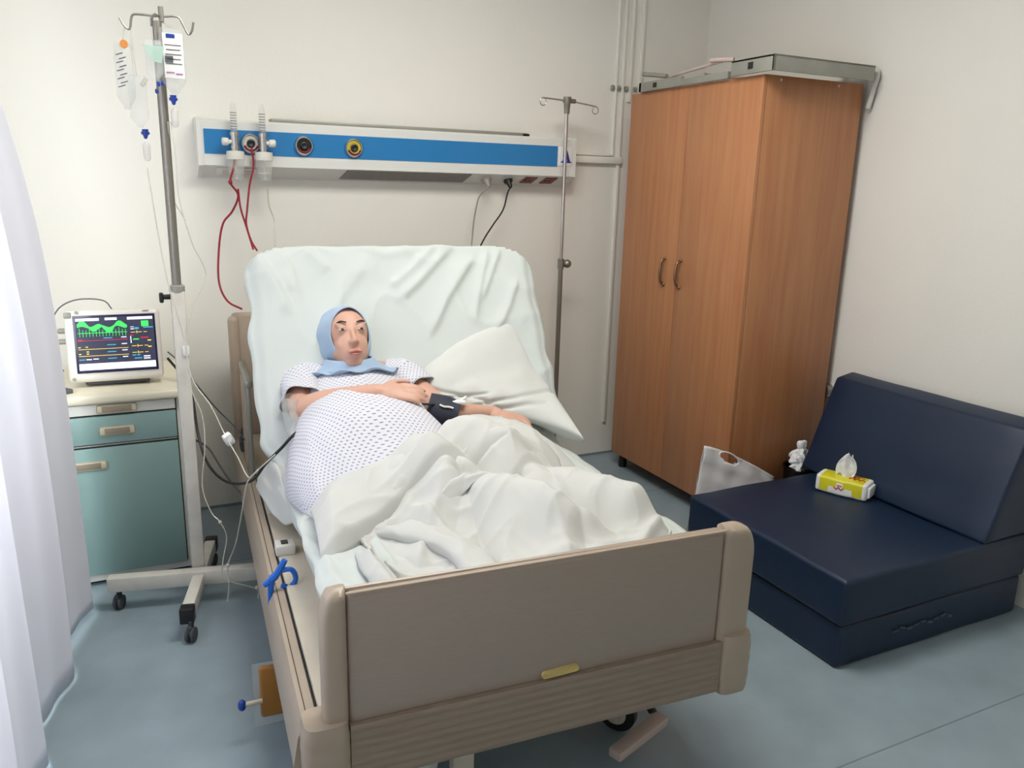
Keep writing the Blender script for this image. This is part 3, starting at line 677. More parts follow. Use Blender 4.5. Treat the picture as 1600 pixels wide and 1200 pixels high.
# folded side rail at the left of the headboard: vertical tubes
sr_ = [(-0.004,1.8,0.891),(-0.042,1.8,0.437),(0.011,1.72,0.906),(-0.018,1.72,0.414)]
m = MB()
for (u, v) in ((-.065, 1.62), (-.068, 1.86)):
    m.rng(u-.009, u+.009, v-.018, v+.018, .435, .80, .006, 2)
m.rng(-.078, -.05, 1.56, 1.93, .79, .82, .01, 3); bo('guard_rail', m, 'alu')
m = MB(); m.rng(-.080, -.062, 1.66, 1.82, .44, .79, .006, 2); bo('guard_panel', m, 'taupe')
m = MB(); m.ball((-.075, 1.93, .50), (.012, .03, .03), sub=2); m.rng(-.09, -.06, 1.92, 2.0, .43, .47, .006); bo('hinge', m, 'rubber')
# under carriage
m = MB()
for v in (.45, 1.7): m.rng(.12, .90, v-.03, v+.03, .27, .33, .005)
for u in (.14, .88): m.rng(u-.03, u+.03, .20, 2.0, .22, .27, .005)
for u in (.15, .88):
    for v in (.45, 1.7): m.rng(u-.02, u+.02, v-.02, v+.02, .25, .41)
bo('base_frame', m, 'cream')
m = MB(); m.rng(.27, .325, .12, .155, .03, .31, .004); bo('pedestal', m, 'cream')
m = MB(); m.rng(.285, .312, .1185, .1195, .19, .235); obj('maker_label', m, 'label', bd)
m = MB(); m.rng(.25, .35, .10, .20, .0, .03, .008); bo('pedestal_foot', m, 'rubber')
def castor(u, v, r=.06, par=None, yaw=20):
    T = Matrix.Translation((u, v, 0)) @ rot('Z', yaw)
    m = MB(); m.lathe([(0, -.016), (r-.012, -.016), (r, -.010), (r, .010), (r-.012, .016), (0, .016)], T @ Matrix.Translation((0, 0, r)) @ rot('X', 90), 28); wh = bo('wheel', m, 'black')
    m = MB(); m.lathe([(0, -.019), (r*.55, -.019), (r*.6, -.0165), (r*.6, .0165), (r*.55, .019), (0, .019)], T @ Matrix.Translation((0, 0, r)) @ rot('X', 90), 20); obj('hub', m, 'cream', wh)
    m = MB(); m.box((-.01, -.024, r+.022), (.05, .005, .085), .002, T=T); m.box((-.01, .024, r+.022), (.05, .005, .085), .002, T=T); m.box((-.01, 0, r+.066), (.055, .055, .01), .003, T=T); m.cyl(T @ Vector((-.01, 0, r+.06)), T @ Vector((-.01, 0, .24)), .014); obj('fork', m, 'cream', wh)
castor(.832, .298, .062, yaw=-55); castor(.15, .40, .062, yaw=30); castor(.15, 1.85, .062); castor(.86, 1.85, .062)
# brake pedal bar
pA, pB = [(1.276,-2.266,0.085),(1.066,-2.339,0.085)]
from_w = BED.inverted()
pa, pb_ = from_w @ Vector(pA), from_w @ Vector(pB)
m = MB(); d = (pb_-pa); mid = (pa+pb_)/2; an = math.atan2(d.y, d.x)
m.box(mid, (d.length, .040, .028), .004, rot=Matrix.Rotation(an, 4, 'Z')); bo('brake_pedal', m, 'pedal')
m = MB(); m.tube([pa+Vector((-.02, .02, .01)), pa+Vector((-.03, .12, .06)), Vector((.84, .24, .24))], .014, 8, 0, flat=.5); bo('brake_lever', m, 'black')
# cloth hanging beneath the footboard
m = MB()
def rag(a, b):
    u = .06+.26*a; z = .31-.135*b*(.35+.65*math.sin(PI*min(1, a*1.3)))-.02*a; v = .10+.03*math.sin(a*11)+.02*b*math.sin(a*7+2)
    return (u, v-.02, z+.004*noise.noise((a*6, b*4, 0)))
m.grid(rag, 30, 10); obj('cloth', m, 'sheet', frame=BED, solid=.002, label='white cloth corner hanging below the footboard', cat='cloth')

# ------------------------------------------------------------------ mattress and fitted sheet
HV, HZ = 1.2, .6; DV, DZ = .42, .70; SL = math.hypot(DV, DZ); NB = Vector((0, -DZ/SL, DV/SL))
UL, UR = .03, .985
PATH = [(.055, .60), (HV-.10, .60), (HV+.03, .635), (HV+DV*.2, HZ+DZ*.23)]
def path(t, off=0):
    # t in metres along the top from the foot
    L1 = HV-.055
    if t < L1: p = Vector((.055+t, .60)); n = Vector((0, 1))
    else:
        s_ = t-L1; p = Vector((HV+DV/SL*s_, HZ+DZ/SL*s_)); n = Vector((-DZ/SL, DV/SL))
    k = (t-L1)/.10
    if abs(k) < 1:
        n0, n1 = Vector((0, 1)), Vector((-DZ/SL, DV/SL)); w_ = smooth01((k+1)/2); n = (n0*(1-w_)+n1*w_).normalized()
        p += n*(1-abs(k))**2*.030
    return p+n*off, n
LT = (HV-.055)+SL
m = MB()
def mat_f(a, b):
    th = 2*PI*a; n = .25; c, s_ = math.cos(th), math.sin(th)
    u = .505+.468*math.copysign(abs(c)**n, c); o = -.075+.07*math.copysign(abs(s_)**n, s_)
    p, nn = path(b*(LT-.01), o); return (u, p.x, p.y)
m.grid(mat_f, 48, 60, wrap=True); bmesh.ops.holes_fill(m.bm, edges=[e for e in m.bm.edges if e.is_boundary])
mt_ = obj('mattress', m, 'cream', frame=BED, label='thick mattress bent up under the white bed sheet', cat='mattress')
BACKR = [([(0.035,0.806),(0.081,0.683),(0.124,0.543)], .016, .010, .035), ([(0.207,0.803),(0.271,0.721)], .012, .008, .03), ([(0.653,0.822),(0.544,0.713),(0.469,0.648)], .016, .02, .012), ([(0.713,0.815),(0.573,0.664),(0.499,0.595)], .018, .012, .03),
 ([(0.789,0.766),(0.665,0.589),(0.586,0.446)], .018, .012, .032), ([(0.844,0.79),(0.805,0.667),(0.754,0.492)], .014, .012, .02), ([(0.894,0.801),(0.802,0.584)], .012, .008, .02), ([(0.105,0.812),(0.143,0.734),(0.156,0.631)], .010, .01, .04), ([(0.367,0.816),(0.463,0.782),(0.728,0.826)], .008, .02, .02), ([(-0.031,0.686),(-0.022,0.537),(-0.013,0.391)], .014, .012, .02), ([(-0.059,0.612),(-0.037,0.489),(-0.042,0.299)], .012, .01, .02), ([(0.413,0.783),(0.35,0.678),(0.186,0.479)], .007, .015, .04),
 ([(0.947,0.664),(0.899,0.554),(0.826,0.448)], .014, .012, .02)]
FOOTR = [([(-0.008,0.631,0.61),(0.023,0.495,0.61),(0.027,0.327,0.61)], .012, .012, .02), ([(0.167,0.711,0.61),(0.173,0.483,0.61),(0.177,0.292,0.61)], .012, .01, .02), ([(1.032,0.418,0.61),(1.02,0.348,0.61),(1.034,0.273,0.61)], .012, .01, .02), ([(1.032,1.046,0.61),(1.062,0.785,0.61),(1.059,0.461,0.61)], .012, .012, .03)]
def sheet_f(a, b):
    t = b*(LT+.16); over = max(0, t-LT); tt = min(t, LT)
    # across: side drop, top, side drop
    top_w = UR-UL+.06; side = .085; tot = top_w+2*side; q = a*tot
    if q < side: u = UL-.03; drop = side-q; sgn = -1
    elif q > side+top_w: u = UR+.03; drop = q-side-top_w; sgn = 1
    else: u = UL-.03+(q-side); drop = 0; sgn = 0
    L1 = HV-.055; onback = smooth01((tt-L1)/.1)
    e = min((u-(UL-.03)), (UR+.03-u)); rnd = .03*(1-smooth01(e/.04)) if drop == 0 else .03
    p, n = path(tt, .012-rnd*.6)
    d2 = 0
    if onback > .3: d2 = ridges((u, tt-L1), BACKR)
    else: d2 = ridges((u, .055+tt), FOOTR)
    d2 += .004*noise.noise((u*7, tt*7, 0))+.007*crease(u*5+tt*2, tt*3.5-u*4, 3)
    # rounded top corners of the backrest
    cr = .13; x_e = min(u-(UL-.03), (UR+.03)-u); y_e = LT-tt
    if y_e < cr and x_e < cr:
        r_ = math.hypot(cr-x_e, cr-y_e)
        if r_ > cr*.999:
            cu_ = UL-.03+cr if u < .5 else UR+.03-cr; k = cr/r_
            u = cu_+(u-cu_)*k; tt2 = LT-cr+(cr-y_e)*k; p, n = path(tt2, .012-.018)
    v, z = p.x+n.x*d2, p.y+n.y*d2
    v -= n.x*drop; z -= n.y*drop
    u += (u-.5)*.10*onback
    u += (u-.5)*2*(.022*noise.noise((tt*6, 2, 1)))*onback*smooth01(abs(u-.5)/.5)
    if drop > 0: u += sgn*(.012*noise.noise((tt*9, drop*9, sgn))+.006-drop*drop*4.0)
    if over > 0: v += over*.45+n.x*-.0; v -= n.x*over*.6; z -= n.y*over*.9
    return (u, v, max(z, .49))
m = MB(); m.grid(sheet_f, 170, 230)
obj('bed_sheet', m, 'sheet', frame=BED, smooth=180, solid=.003, label='white sheet stretched over the mattress and raised backrest', cat='sheet')

# ------------------------------------------------------------------ pillow
PR = [  # rows from upper edge to lower edge, each left -> right in bed coordinates
 [(0.519,1.37,0.882),(0.71,1.4,0.975),(0.937,1.44,1.05)],
 [(0.546,1.26,0.808),(0.742,1.3,0.851),(1.005,1.36,0.885)],
 [(0.615,1.22,0.733),(0.803,1.22,0.779),(1.055,1.26,0.776)],
 [(0.664,1.143,0.69),(0.872,1.161,0.69),(1.048,0.99,0.685)]]
def bez(P, t):
    n = len(P)-1; t = t*n; i = min(int(t), n-1); f = t-i
    a = P[max(i-1, 0)]; b = P[i]; c = P[i+1]; d = P[min(i+2, n)]
    return [.5*(2*b[k]+(c[k]-a[k])*f+(2*a[k]-5*b[k]+4*c[k]-d[k])*f*f+(3*b[k]-a[k]-3*c[k]+d[k])*f**3) for k in range(3)]
PF = [((.30, .05), (.45, .20), (.65, .35), (.95, .48)), ((.62, .02), (.70, .3), (.72, .6), (.66, .98)), ((.45, .0), (.50, .2), (.60, .42)), ((.75, .1), (.80, .5), (.78, .8))]
def pil(side):
    def f(a, b):
        c = Vector(bez([bez(r, a) for r in PR], b))
        e = .004; c1 = Vector(bez([bez(r, min(1, a+e)) for r in PR], b)); c0 = Vector(bez([bez(r, max(0, a-e)) for r in PR], b))
        d1 = Vector(bez([bez(r, a) for r in PR], min(1, b+e))); d0 = Vector(bez([bez(r, a) for r in PR], max(0, b-e)))
        n = (c1-c0).cross(d1-d0)
        n = n.normalized() if n.length > 1e-9 else Vector((0, 0, 1))
        if n.z < 0: n = -n
        x, y = 2*a-1, 2*b-1
        prof = (max(0, 1-abs(x)**5)*max(0, 1-abs(y)**5))**.42
        h = .055*prof
        if side > 0: h -= .012*sum(math.exp(-(min(seg_d((b, a), p[i], p[i+1])[0] for i in range(len(p)-1))/.018)**2) for p in PF)*min(1, prof*2); h += .005*noise.noise((a*7, b*7, 1))*prof
        return c+n*(h*(1 if side > 0 else -.8)-.040)
    return f
m = MB(); m.grid(pil(1), 70, 80); m.grid(pil(-1), 70, 80); bmesh.ops.remove_doubles(m.bm, verts=m.bm.verts, dist=.0005)
obj('pillow', m, 'pillow', frame=BED, smooth=180, label='white pillow leaning against the right side of the raised backrest', cat='pillow')

# ------------------------------------------------------------------ patient
pt = thing('person', 'patient in pale blue headscarf and dotted gown reclining on the bed', 'person', (.30, 1.05, .60), BED)
HC = Vector([(0.27,1.37,0.99)][0])
HT = Matrix.Translation(HC) @ rot('Z', 12) @ rot('X', 27)   # local: +z up, -y face
HT = Matrix.Translation(HC) @ Matrix.Rotation(math.radians(3), 4, 'Z') @ Matrix.Rotation(math.radians(-22), 4, 'X')
HS = 1.13
def hv(x, y, z): return HT @ Vector((x*HS, y*HS, z*HS))
m = MB()
R3 = HT.to_3x3().to_4x4()
m.ball(hv(0, .015, .025), (.083, .104, .099), R3, 4); m.ball(hv(0, -.020, -.026), (.065, .073, .086), R3, 4); m.ball(hv(0, -.050, -.080), (.032, .028, .022), R3, 3)
m.tube([hv(0, -.078, .022), hv(0, -.090, -.002), hv(0, -.099, -.018)], [.008, .009, .012], 10, 4, round_ends=True)
for sx in (-1, 1):
    m.ball(hv(sx*.028, -.058, -.022), (.024, .014, .024), R3, 3); m.ball(hv(sx*.031, -.066, .042), (.026, .012, .009), R3, 3); m.ball(hv(sx*.011, -.090, -.020), (.008, .009, .007), R3, 2)
    m.ball(hv(sx*.030, -.0695, .0285), (.0165, .0115, .0075), R3, 3); m.ball(hv(sx*.030, -.0675, .0145), (.0165, .009, .0045), R3, 3)
m.ball(hv(0, -.084, -.048), (.024, .012, .006), R3, 3); m.ball(hv(0, -.082, -.058), (.021, .012, .007), R3, 3)
NK = hv(0, .015, -.14)
m.tube([hv(0, .02, -.04), hv(0, .02, -.10), NK], [.056, .054, .062], 16, 4, round_ends=True)
SHR = Vector((.115, 1.37, .84)); SHL = Vector((.46, 1.36, .84))
# torso
m.tube([NK+Vector((0, .0, -.01)), Vector((.285, 1.30, .79)), Vector((.28, 1.12, .73)), Vector((.29, .97, .69)), Vector((.30, .90, .675))], [.085, .115, .110, .095, .080], 24, 5, round_ends=True)
m.tube([SHR, Vector((.285, 1.37, .845)), SHL], [.060, .08, .060], 16, 4, round_ends=True)
m.ball((.28, 1.08, .715), (.20, .17, .11), sub=4)
# legs
for (a, b, c, d) in (((.26, .86, .67), (.42, .62, .675), (.60, .38, .65), (.64, .32, .67)), ((.38, .90, .67), (.62, .70, .685), (.80, .44, .66), (.85, .38, .685))):
    m.tube([a, b, c], [.072, .052, .038], 16, 5, round_ends=True); m.tube([c, (Vector(c)+Vector(d))/2+Vector((0, 0, .01)), d], [.038, .033, .026], 12, 4, round_ends=True)
# right arm (viewer's left)
RE = Vector([(0.08,1.2,0.796)][0]); RW = Vector([(0.312,1.08,0.871)][0]); RH = Vector([(0.374,1.05,0.874)][0])
m.tube([SHR, (SHR+RE)/2+Vector((-.012, 0, 0)), RE], [.058, .050, .043], 16, 5, round_ends=True)
m.tube([RE, RE+(RW-RE)*.35+Vector((0, 0, .006)), RW], [.044, .043, .028], 16, 5, round_ends=True)
# left arm (viewer's right)
LE = Vector([(0.584,1.161,0.745)][0]); LW = Vector([(0.759,1.169,0.735)][0]); LH = Vector([(0.805,1.111,0.73)][0])
m.tube([SHL, (SHL+LE)/2, LE], [.058, .050, .042], 16, 5, round_ends=True)
m.tube([LE, LE+(LW-LE)*.35, LW], [.042, .040, .027], 16, 5, round_ends=True)
def hand(W, K, up, side, m, curl=.5, s=1.0):
    d = (K-W).normalized(); up = (up-d*up.dot(d)).normalized(); r = d.cross(up)*side  # r: thumb side
    pal = W+d*.05*s
    q = Matrix((( r.x, d.x, up.x, pal.x), (r.y, d.y, up.y, pal.y), (r.z, d.z, up.z, pal.z), (0, 0, 0, 1)))
    m.ball(pal, (.040*s, .050*s, .017*s), q.to_3x3(), 3); m.tube([W, W+d*.02], [.026*s, .024*s], 12, 0, round_ends=True)
    for k, (off, L) in enumerate(((.030, .070), (.010, .080), (-.011, .074), (-.030, .058))):
        b0 = pal+r*off*s*.8; p0 = pal+d*.036*s+r*off*s; p1 = p0+(d*math.cos(curl*.4)-up*math.sin(curl*.4)+r*off*1.2)*L*.45*s
        p2 = p1+(d*math.cos(curl)-up*math.sin(curl))*L*.32*s; p3 = p2+(d*math.cos(curl*1.5)-up*math.sin(curl*1.5))*L*.26*s
        m.tube([b0, p0, p1, p2, p3], [.010*s, .0098*s, .0090*s, .0082*s, .0070*s], 10, 4, round_ends=True)
    t0 = W+d*.02*s+r*.02*s; t1 = t0+(d*.6+r*.75-up*.15).normalized()*.040*s; t2 = t1+(d*.9+r*.35-up*.2).normalized()*.032*s; t3 = t2+(d*.97+r*.1-up*.25).normalized()*.022*s
    m.tube([t0, t1, t2, t3], [.014*s, .012*s, .010*s, .008*s], 10, 4, round_ends=True)
hand(RW, RH, Vector((-.1, -.5, .85)), -1, m, .45)
hand(LW, LH, Vector((0, -.1, 1)), 1, m, .35)
body = obj('body', m, 'skin', pt, smooth=180, recalc=True)
md = body.modifiers.new('rm', 'REMESH'); md.mode = 'VOXEL'; md.voxel_size = .0042; md.use_smooth_shade = True
md = body.modifiers.new('sm', 'SMOOTH'); md.factor = .5; md.iterations = 12
for sx in (-1, 1):
    m = MB(); m.ball(hv(sx*.030, -.0735, .022), (.0140, .0078, .0050), R3, 3); e_ = obj('eye', m, 'eye', pt)
    m = MB(); m.ball(hv(sx*.030, -.0790, .022), (.0058, .003, .0046), R3, 2); obj('iris', m, 'iris', e_)
    m = MB(); m.tube([hv(sx*.048, -.066, .043), hv(sx*.034, -.0775, .048), hv(sx*.016, -.0800, .044)], [.0015, .0030, .0025], 8, 4); obj('eyebrow', m, 'brow', pt)
m = MB(); m.tube([hv(-.021, -.090, -.053), hv(0, -.0965, -.050), hv(.021, -.090, -.053)], [.002, .0045, .002], 8, 4); m.tube([hv(-.018, -.0885, -.057), hv(0, -.0945, -.060), hv(.018, -.0885, -.057)], [.002, .0055, .002], 8, 4); obj('lips', m, 'lip', pt)
# headscarf: hood round the face and a drape over neck and shoulders
def hood(a, b):
    # a: round the face opening (closed), b: from opening edge backwards
    th = 2*PI*a; ex, ez = math.sin(th), math.cos(th)
    ox, oz = .060*ex, .012+.080*ez*(1.0 if ez > 0 else 1.12)
    w_ = b*PI*.56
    x = ox*(1-b)+0; z = oz
    R_x = .061+.033*math.sin(min(w_, PI/2)); R_z = .084+.030*math.sin(min(w_, PI/2))*(1 if ez > 0 else 1.15)
    y = -.050+.016*abs(ex)-.010*(1-b)+ .165*b
    k = 1 if b < .55 else math.sqrt(max(0, 1-((b-.55)/.45)**2))
    fold = 1+(.016*math.sin(th*7+b*9)+.05*noise.noise((ex*3, ez*3, b*3)))*min(1, b*2)
    return hv(R_x*ex*k*fold, y, .012+R_z*ez*k*fold)
m = MB(); m.grid(hood, 64, 24, wrap=True); hood_o = m
def drape(a, b):
    th = 2*PI*a; top = Vector((.070*math.sin(th), -.012-.058*math.cos(th)+.01, -.055+.02*math.cos(th)*-1))
    p0 = hv(*top); bot = Vector((.29+.175*math.sin(th), 1.33-.075*math.cos(th)-.03*max(0, math.cos(th))**3, .932-.018*max(0, math.cos(th))-.04*abs(math.sin(th))**2))
    k = b; q = p0.lerp(bot, k); q.z += -.018*math.sin(k*PI); f_ = (.010*math.sin(th*6+b*4)+.012*noise.noise((th*1.5, b*3, 2)))*b; q.z += .008*math.sin(th*9+b*5)*b
    c = Vector((.285, 1.34, q.z)); dd = (q-c); dd.z = 0
    return q+dd.normalized()*f_
m.grid(drape, 64, 16, wrap=True)
obj('headscarf', m, 'scarf', pt, smooth=180, solid=.004)
# gown
ST = [(1.47, .285, .10, .895, .80), (1.41, .285, .19, .92, .74), (1.32, .283, .225, .915, .66), (1.20, .28, .24, .885, .61), (1.06, .272, .262, .872, .605), (.94, .268, .275, .842, .603), (.84, .27, .275, .775, .602), (.74, .29, .265, .715, .602), (.62, .33, .24, .67, .602)]
def stn(t):
    n = len(ST)-1; t *= n; i = min(int(t), n-1); f = t-i; a = ST[max(i-1, 0)]; b = ST[i]; c = ST[i+1]; d = ST[min(i+2, n)]
    return [.5*(2*b[k]+(c[k]-a[k])*f+(2*a[k]-5*b[k]+4*c[k]-d[k])*f*f+(3*b[k]-a[k]-3*c[k]+d[k])*f**3) for k in range(5)]
GR = [([(0.06,0.955,0.74),(0.062,0.716,0.74),(0.103,0.549,0.74)], .010, .012, .02), ([(0.018,0.786,0.74),(0.014,0.628,0.74)], .010, .01, .02), ([(0.363,0.864,0.78),(0.233,0.656,0.78),(0.111,0.587,0.78)], .007, .02, .03), ([(0.494,0.946,0.76),(0.383,0.789,0.76),(0.227,0.632,0.76)], .008, .012, .02)]
def gown(a, b):
    v, uc, hw, zt_, zb = stn(b); th = PI*(1-a)*1.16-PI*.08; c, s_ = math.cos(th), math.sin(th)
    u = uc+hw*math.copysign(abs(c)**.8, c); s2 = math.copysign(abs(s_)**.85, s_); z = zb+(zt_-zb)*s2 if s2 > 0 else zb+.02*s2
    r_ = ridges((u, v), GR) if s2 > .2 else 0
    k = .006*noise.noise((u*9, v*9, 2))+.003*math.sin(u*60+v*30)*(.4+noise.noise((u*4, v*4, 5)))
    return (u+c*(k+.004), v, max(.612, z+s2*k+r_))
m = MB(); m.grid(gown, 90, 90, uv=lambda a, b: (a*.86, b*.92))
def sleeve(P, R_, m):
    P = [Vector(p) for p in P]; n = len(P)-1
    def f(a, b):
        t = b*n; i = min(int(t), n-1); c = P[i].lerp(P[i+1], t-i); d = (P[i+1]-P[i]).normalized(); N = d.cross(Vector((0, 0, 1))).normalized(); Bn = d.cross(N)
        r = R_[i]+(R_[i+1]-R_[i])*(t-i); th = 2*PI*a; r *= 1+.06*math.sin(th*5+b*7)*b+.05*noise.noise((a*6, b*6, 3))
        return c+(N*math.cos(th)+Bn*math.sin(th))*r
    m.grid(f, 40, 24, uv=lambda a, b: (a*.4, b*.25), wrap=True)
sleeve([SHR+Vector((.05, .01, .0)), SHR+Vector((-.01, -.01, 0)), (SHR+RE)/2, RE+(SHR-RE)*.18], [.075, .078, .072, .074], m)
sleeve([SHL+Vector((-.05, .01, .0)), SHL+Vector((.01, -.01, 0)), (SHL+LE)/2+(SHL-LE)*.1], [.075, .076, .072], m)
obj('gown', m, 'gown', pt, smooth=180, solid=.003)
# clear plastic around the right arm
m = MB(); P_ = [RE+Vector((-.035, .0, .05)), RE+Vector((-.04, -.01, 0)), RE+Vector((-.03, -.04, -.07)), RE+Vector((-.02, -.08, -.12))]
def wrap_(a, b):
    t = b*3; i = min(int(t), 2); c = P_[i].lerp(P_[i+1], t-i); th = 2*PI*a; r = .038+.008*noise.noise((a*7, b*8, 1))
    return c+Vector((math.cos(th)*r*.7, math.sin(th)*r, 0))
m.grid(wrap_, 24, 20, wrap=True); obj('plastic_sleeve', m, 'clear', frame=BED, smooth=25, solid=.001, label='crinkled clear plastic wrapping beside the patient elbow', cat='wrapping')

# blood pressure cuff
cf = thing('blood_pressure_cuff', 'dark blood pressure cuff wrapped round the arm on the pillow side', 'cuff', LE, BED)
cdn = ((SHL-LE)*.35+(LE-LW).normalized()*.12).normalized()
c0 = LE+cdn*.075; c1 = LE-cdn*.035
m = MB(); m.tube([c0, c0.lerp(c1, .5), c1], [.062, .066, .060], 28, 4); obj('band', m, 'cuff', cf)
ax_ = (c1-c0).normalized(); sN = ax_.cross(Vector((0, -.45, .9))).normalized()
m = MB(); U_ = (Vector((-.2, -.75, .65))-ax_*ax_.dot(Vector((-.2, -.75, .65)))).normalized()
m.tube([c0.lerp(c1, .35)+U_*.068, c0.lerp(c1, .5)+U_*.070+ax_.cross(U_)*.004, c0.lerp(c1, .65)+U_*.068, c0.lerp(c1, .8)+U_*.067], .0035, 6); obj('lettering', m, 'label', cf)
m = MB(); m.box(c1+Vector((.0, -.01, .058)), (.05, .03, .014), .005, rot=Matrix.Rotation(-.3, 4, 'Z')); m.cyl(c1+Vector((.0, -.01, .06)), c1+Vector((.03, -.01, .075)), .006, 8); obj('connector', m, 'label', cf)
m = MB(); m.tube([c0.lerp(c1, .2)+U_*.06, c0+U_*.07+Vector((-.03, -.02, .0)), c0+U_*.06+Vector((-.07, -.02, .01))], .004, 8); obj('flap', m, 'cuff', cf)

# ------------------------------------------------------------------ blanket
TOPE = [(0.019,0.714,0.645),(0.1,0.733,0.7),(0.234,0.744,0.74),(0.365,0.795,0.76),(0.501,0.9,0.76),(0.633,1.057,0.765),(0.701,1.017,0.775),(0.796,0.945,0.755),(0.905,0.869,0.68)]   # head-side edge, left to right
BOTE = [(0.148,0.487,0.64),(0.168,0.307,0.63),(0.213,0.189,0.63),(0.359,0.15,0.64),(0.471,0.104,0.66),(0.609,0.108,0.66),(0.731,0.133,0.66),(0.857,0.18,0.64),(0.965,0.283,0.62)]
TOPE = [tuple(p) for p in TOPE]; 
def poly_t(P, t):
    n = len(P)-1; t *= n; i = min(int(t), n-1); f = t-i; a = P[max(i-1, 0)]; b = P[i]; c = P[i+1]; d = P[min(i+2, n)]
    return Vector([.5*(2*b[k]+(c[k]-a[k])*f+(2*a[k]-5*b[k]+4*c[k]-d[k])*f*f+(3*b[k]-a[k]-3*c[k]+d[k])*f**3) for k in range(3)])
def body_h(u, v):
    # how far the legs lift the blanket
    h = 0
    for (a, b, hh, w_) in (((.26, .86), (.42, .62), .13, .12), ((.42, .62), (.62, .36), .085, .10), ((.42, .90), (.62, .70), .14, .13), ((.62, .70), (.80, .44), .075, .11), ((.80, .44), (.86, .36), .075, .09), ((.60, .38), (.66, .30), .085, .08)):
        d, _, t = seg_d((u, v), a, b); h = max(h, (hh+.035)*math.exp(-(d/w_)**2))
    return h
def cb_(pts): return [(380+x/2.222, 640+y/2.222) for x, y in pts]
BR = [
 ([(0.026,0.439,0.74),(0.137,0.547,0.74),(0.296,0.612,0.74),(0.523,0.71,0.74),(0.695,0.717,0.74),(0.793,0.641,0.74)], .030, .045, .016),   # lower edge of the turned-back band
 ([(0.083,0.527,0.76),(0.274,0.673,0.76),(0.458,0.765,0.76),(0.688,0.863,0.76),(0.789,0.883,0.76)], .016, .05, .03),
 ([(0.269,0.568,0.74),(0.327,0.465,0.74),(0.361,0.326,0.74),(0.363,0.203,0.74),(0.324,0.124,0.74),(0.249,0.106,0.74)], .036, .022, .035),  # loop fold
 ([(0.108,0.409,0.72),(0.137,0.251,0.72),(0.164,0.121,0.72),(0.225,0.078,0.72),(0.317,0.084,0.72)], .030, .018, .03),
 ([(0.455,0.631,0.74),(0.572,0.521,0.74),(0.609,0.38,0.74),(0.602,0.244,0.74),(0.564,0.096,0.74)], .028, .03, .05),
 ([(0.742,0.626,0.73),(0.839,0.477,0.73),(0.904,0.369,0.73),(0.956,0.3,0.73)], .018, .016, .05),
 ([(0.957,0.316,0.72),(0.841,0.212,0.72),(0.702,0.075,0.72)], .028, .014, .020),
 ([(0.964,0.304,0.72),(0.861,0.161,0.72),(0.759,0.036,0.72)], .030, .012, .016),
 ([(0.728,0.641,0.72),(0.703,0.452,0.72),(0.684,0.334,0.72),(0.639,0.155,0.72)], -.020, .02, .03),
 ([(0.431,0.679,0.72),(0.443,0.539,0.72),(0.424,0.354,0.72),(0.368,0.135,0.72)], -.022, .02, .02),
 ([(0.159,0.493,0.7),(0.178,0.359,0.7),(0.234,0.262,0.7),(0.303,0.276,0.7)], -.030, .03, .02),
 ([(0.209,0.204,0.73),(0.251,0.161,0.73),(0.294,0.175,0.73)], -.030, .016, .03), ([(0.403,0.593,0.74),(0.512,0.568,0.74),(0.661,0.587,0.74)], -.020, .014, .02),
 ([(0.637,1.068,0.75),(0.608,0.921,0.75),(0.543,0.768,0.75)], .012, .012, .012), ([(0.699,1.074,0.75),(0.713,0.926,0.75),(0.715,0.713,0.75)], .010, .012, .02),
 ([(0.063,0.52,0.72),(0.135,0.543,0.72),(0.216,0.589,0.72),(0.3,0.628,0.72)], .018, .015, .02), ([(0.307,0.585,0.71),(0.239,0.534,0.71),(0.131,0.523,0.71),(0.06,0.502,0.71)], .014, .015, .015),
 ([(0.375,0.561,0.72),(0.274,0.405,0.72),(0.217,0.261,0.72)], .016, .014, .03), ([(0.382,0.13,0.72),(0.449,0.26,0.72),(0.528,0.411,0.72)], .010, .02, .03)]
def blank(a, b):
    P = poly_t(TOPE, a); Q = poly_t(BOTE, a); p = P.lerp(Q, b)
    k = b*(1-b)*4; edge = min(1, min(b, 1-b)*14, min(a, 1-a)*14)
    base = .622+body_h(p.x, p.y)
    z0 = P.z*(1-smooth01(b*3))+Q.z*smooth01((b-.8)*5); w0 = max(1-smooth01(b*3), smooth01((b-.8)*5))
    z = z0+base*(1-w0) if w0 < 1 else z0
    z += ridges((p.x, p.y), BR)*min(1, edge+.25)
    z += .006*noise.noise((p.x*8, p.y*8, 4))+(.009*crease(p.x*4+p.y*3, p.y*9-p.x*4, 3)+.004*crease(p.x*11, p.y*7+p.x*5, 9, 9))*edge
    z -= .022*(1-edge)
    return (p.x, p.y, max(.618, z))
m = MB(); m.grid(blank, 220, 150)
def top_z(p):
    return .622+body_h(p.x, p.y)
BLO = [tuple(p) for p in [(0.015,0.418,0.74),(0.085,0.454,0.74),(0.173,0.516,0.74),(0.287,0.578,0.74),(0.41,0.613,0.74),(0.555,0.657,0.74),(0.698,0.672,0.74),(0.792,0.617,0.74)]]
def bandf(a, b):
    P = poly_t(TOPE, .03+.93*a); Q = poly_t(BLO, a); p = P.lerp(Q, b)
    zb_ = max(P.z*(1-b)+b*(top_z(p)+.03), top_z(p)+.022) if b > .25 else P.z+(max(P.z*.75+.25*(top_z(p)+.03), top_z(p)+.022)-P.z)*b*4
    z = zb_+.022*math.sin(PI*min(1, b*1.05))+.010*math.sin(b*7+a*5)*math.sin(PI*a)
    z += .007*noise.noise((p.x*9, p.y*16, 7))+.008*crease(p.x*3+p.y*5, p.y*12-p.x*6, 5)
    if b > .9: z -= (b-.9)*10*.045
    e = min(1, min(a, 1-a)*12); z -= .03*(1-e)
    return (p.x, p.y, z)
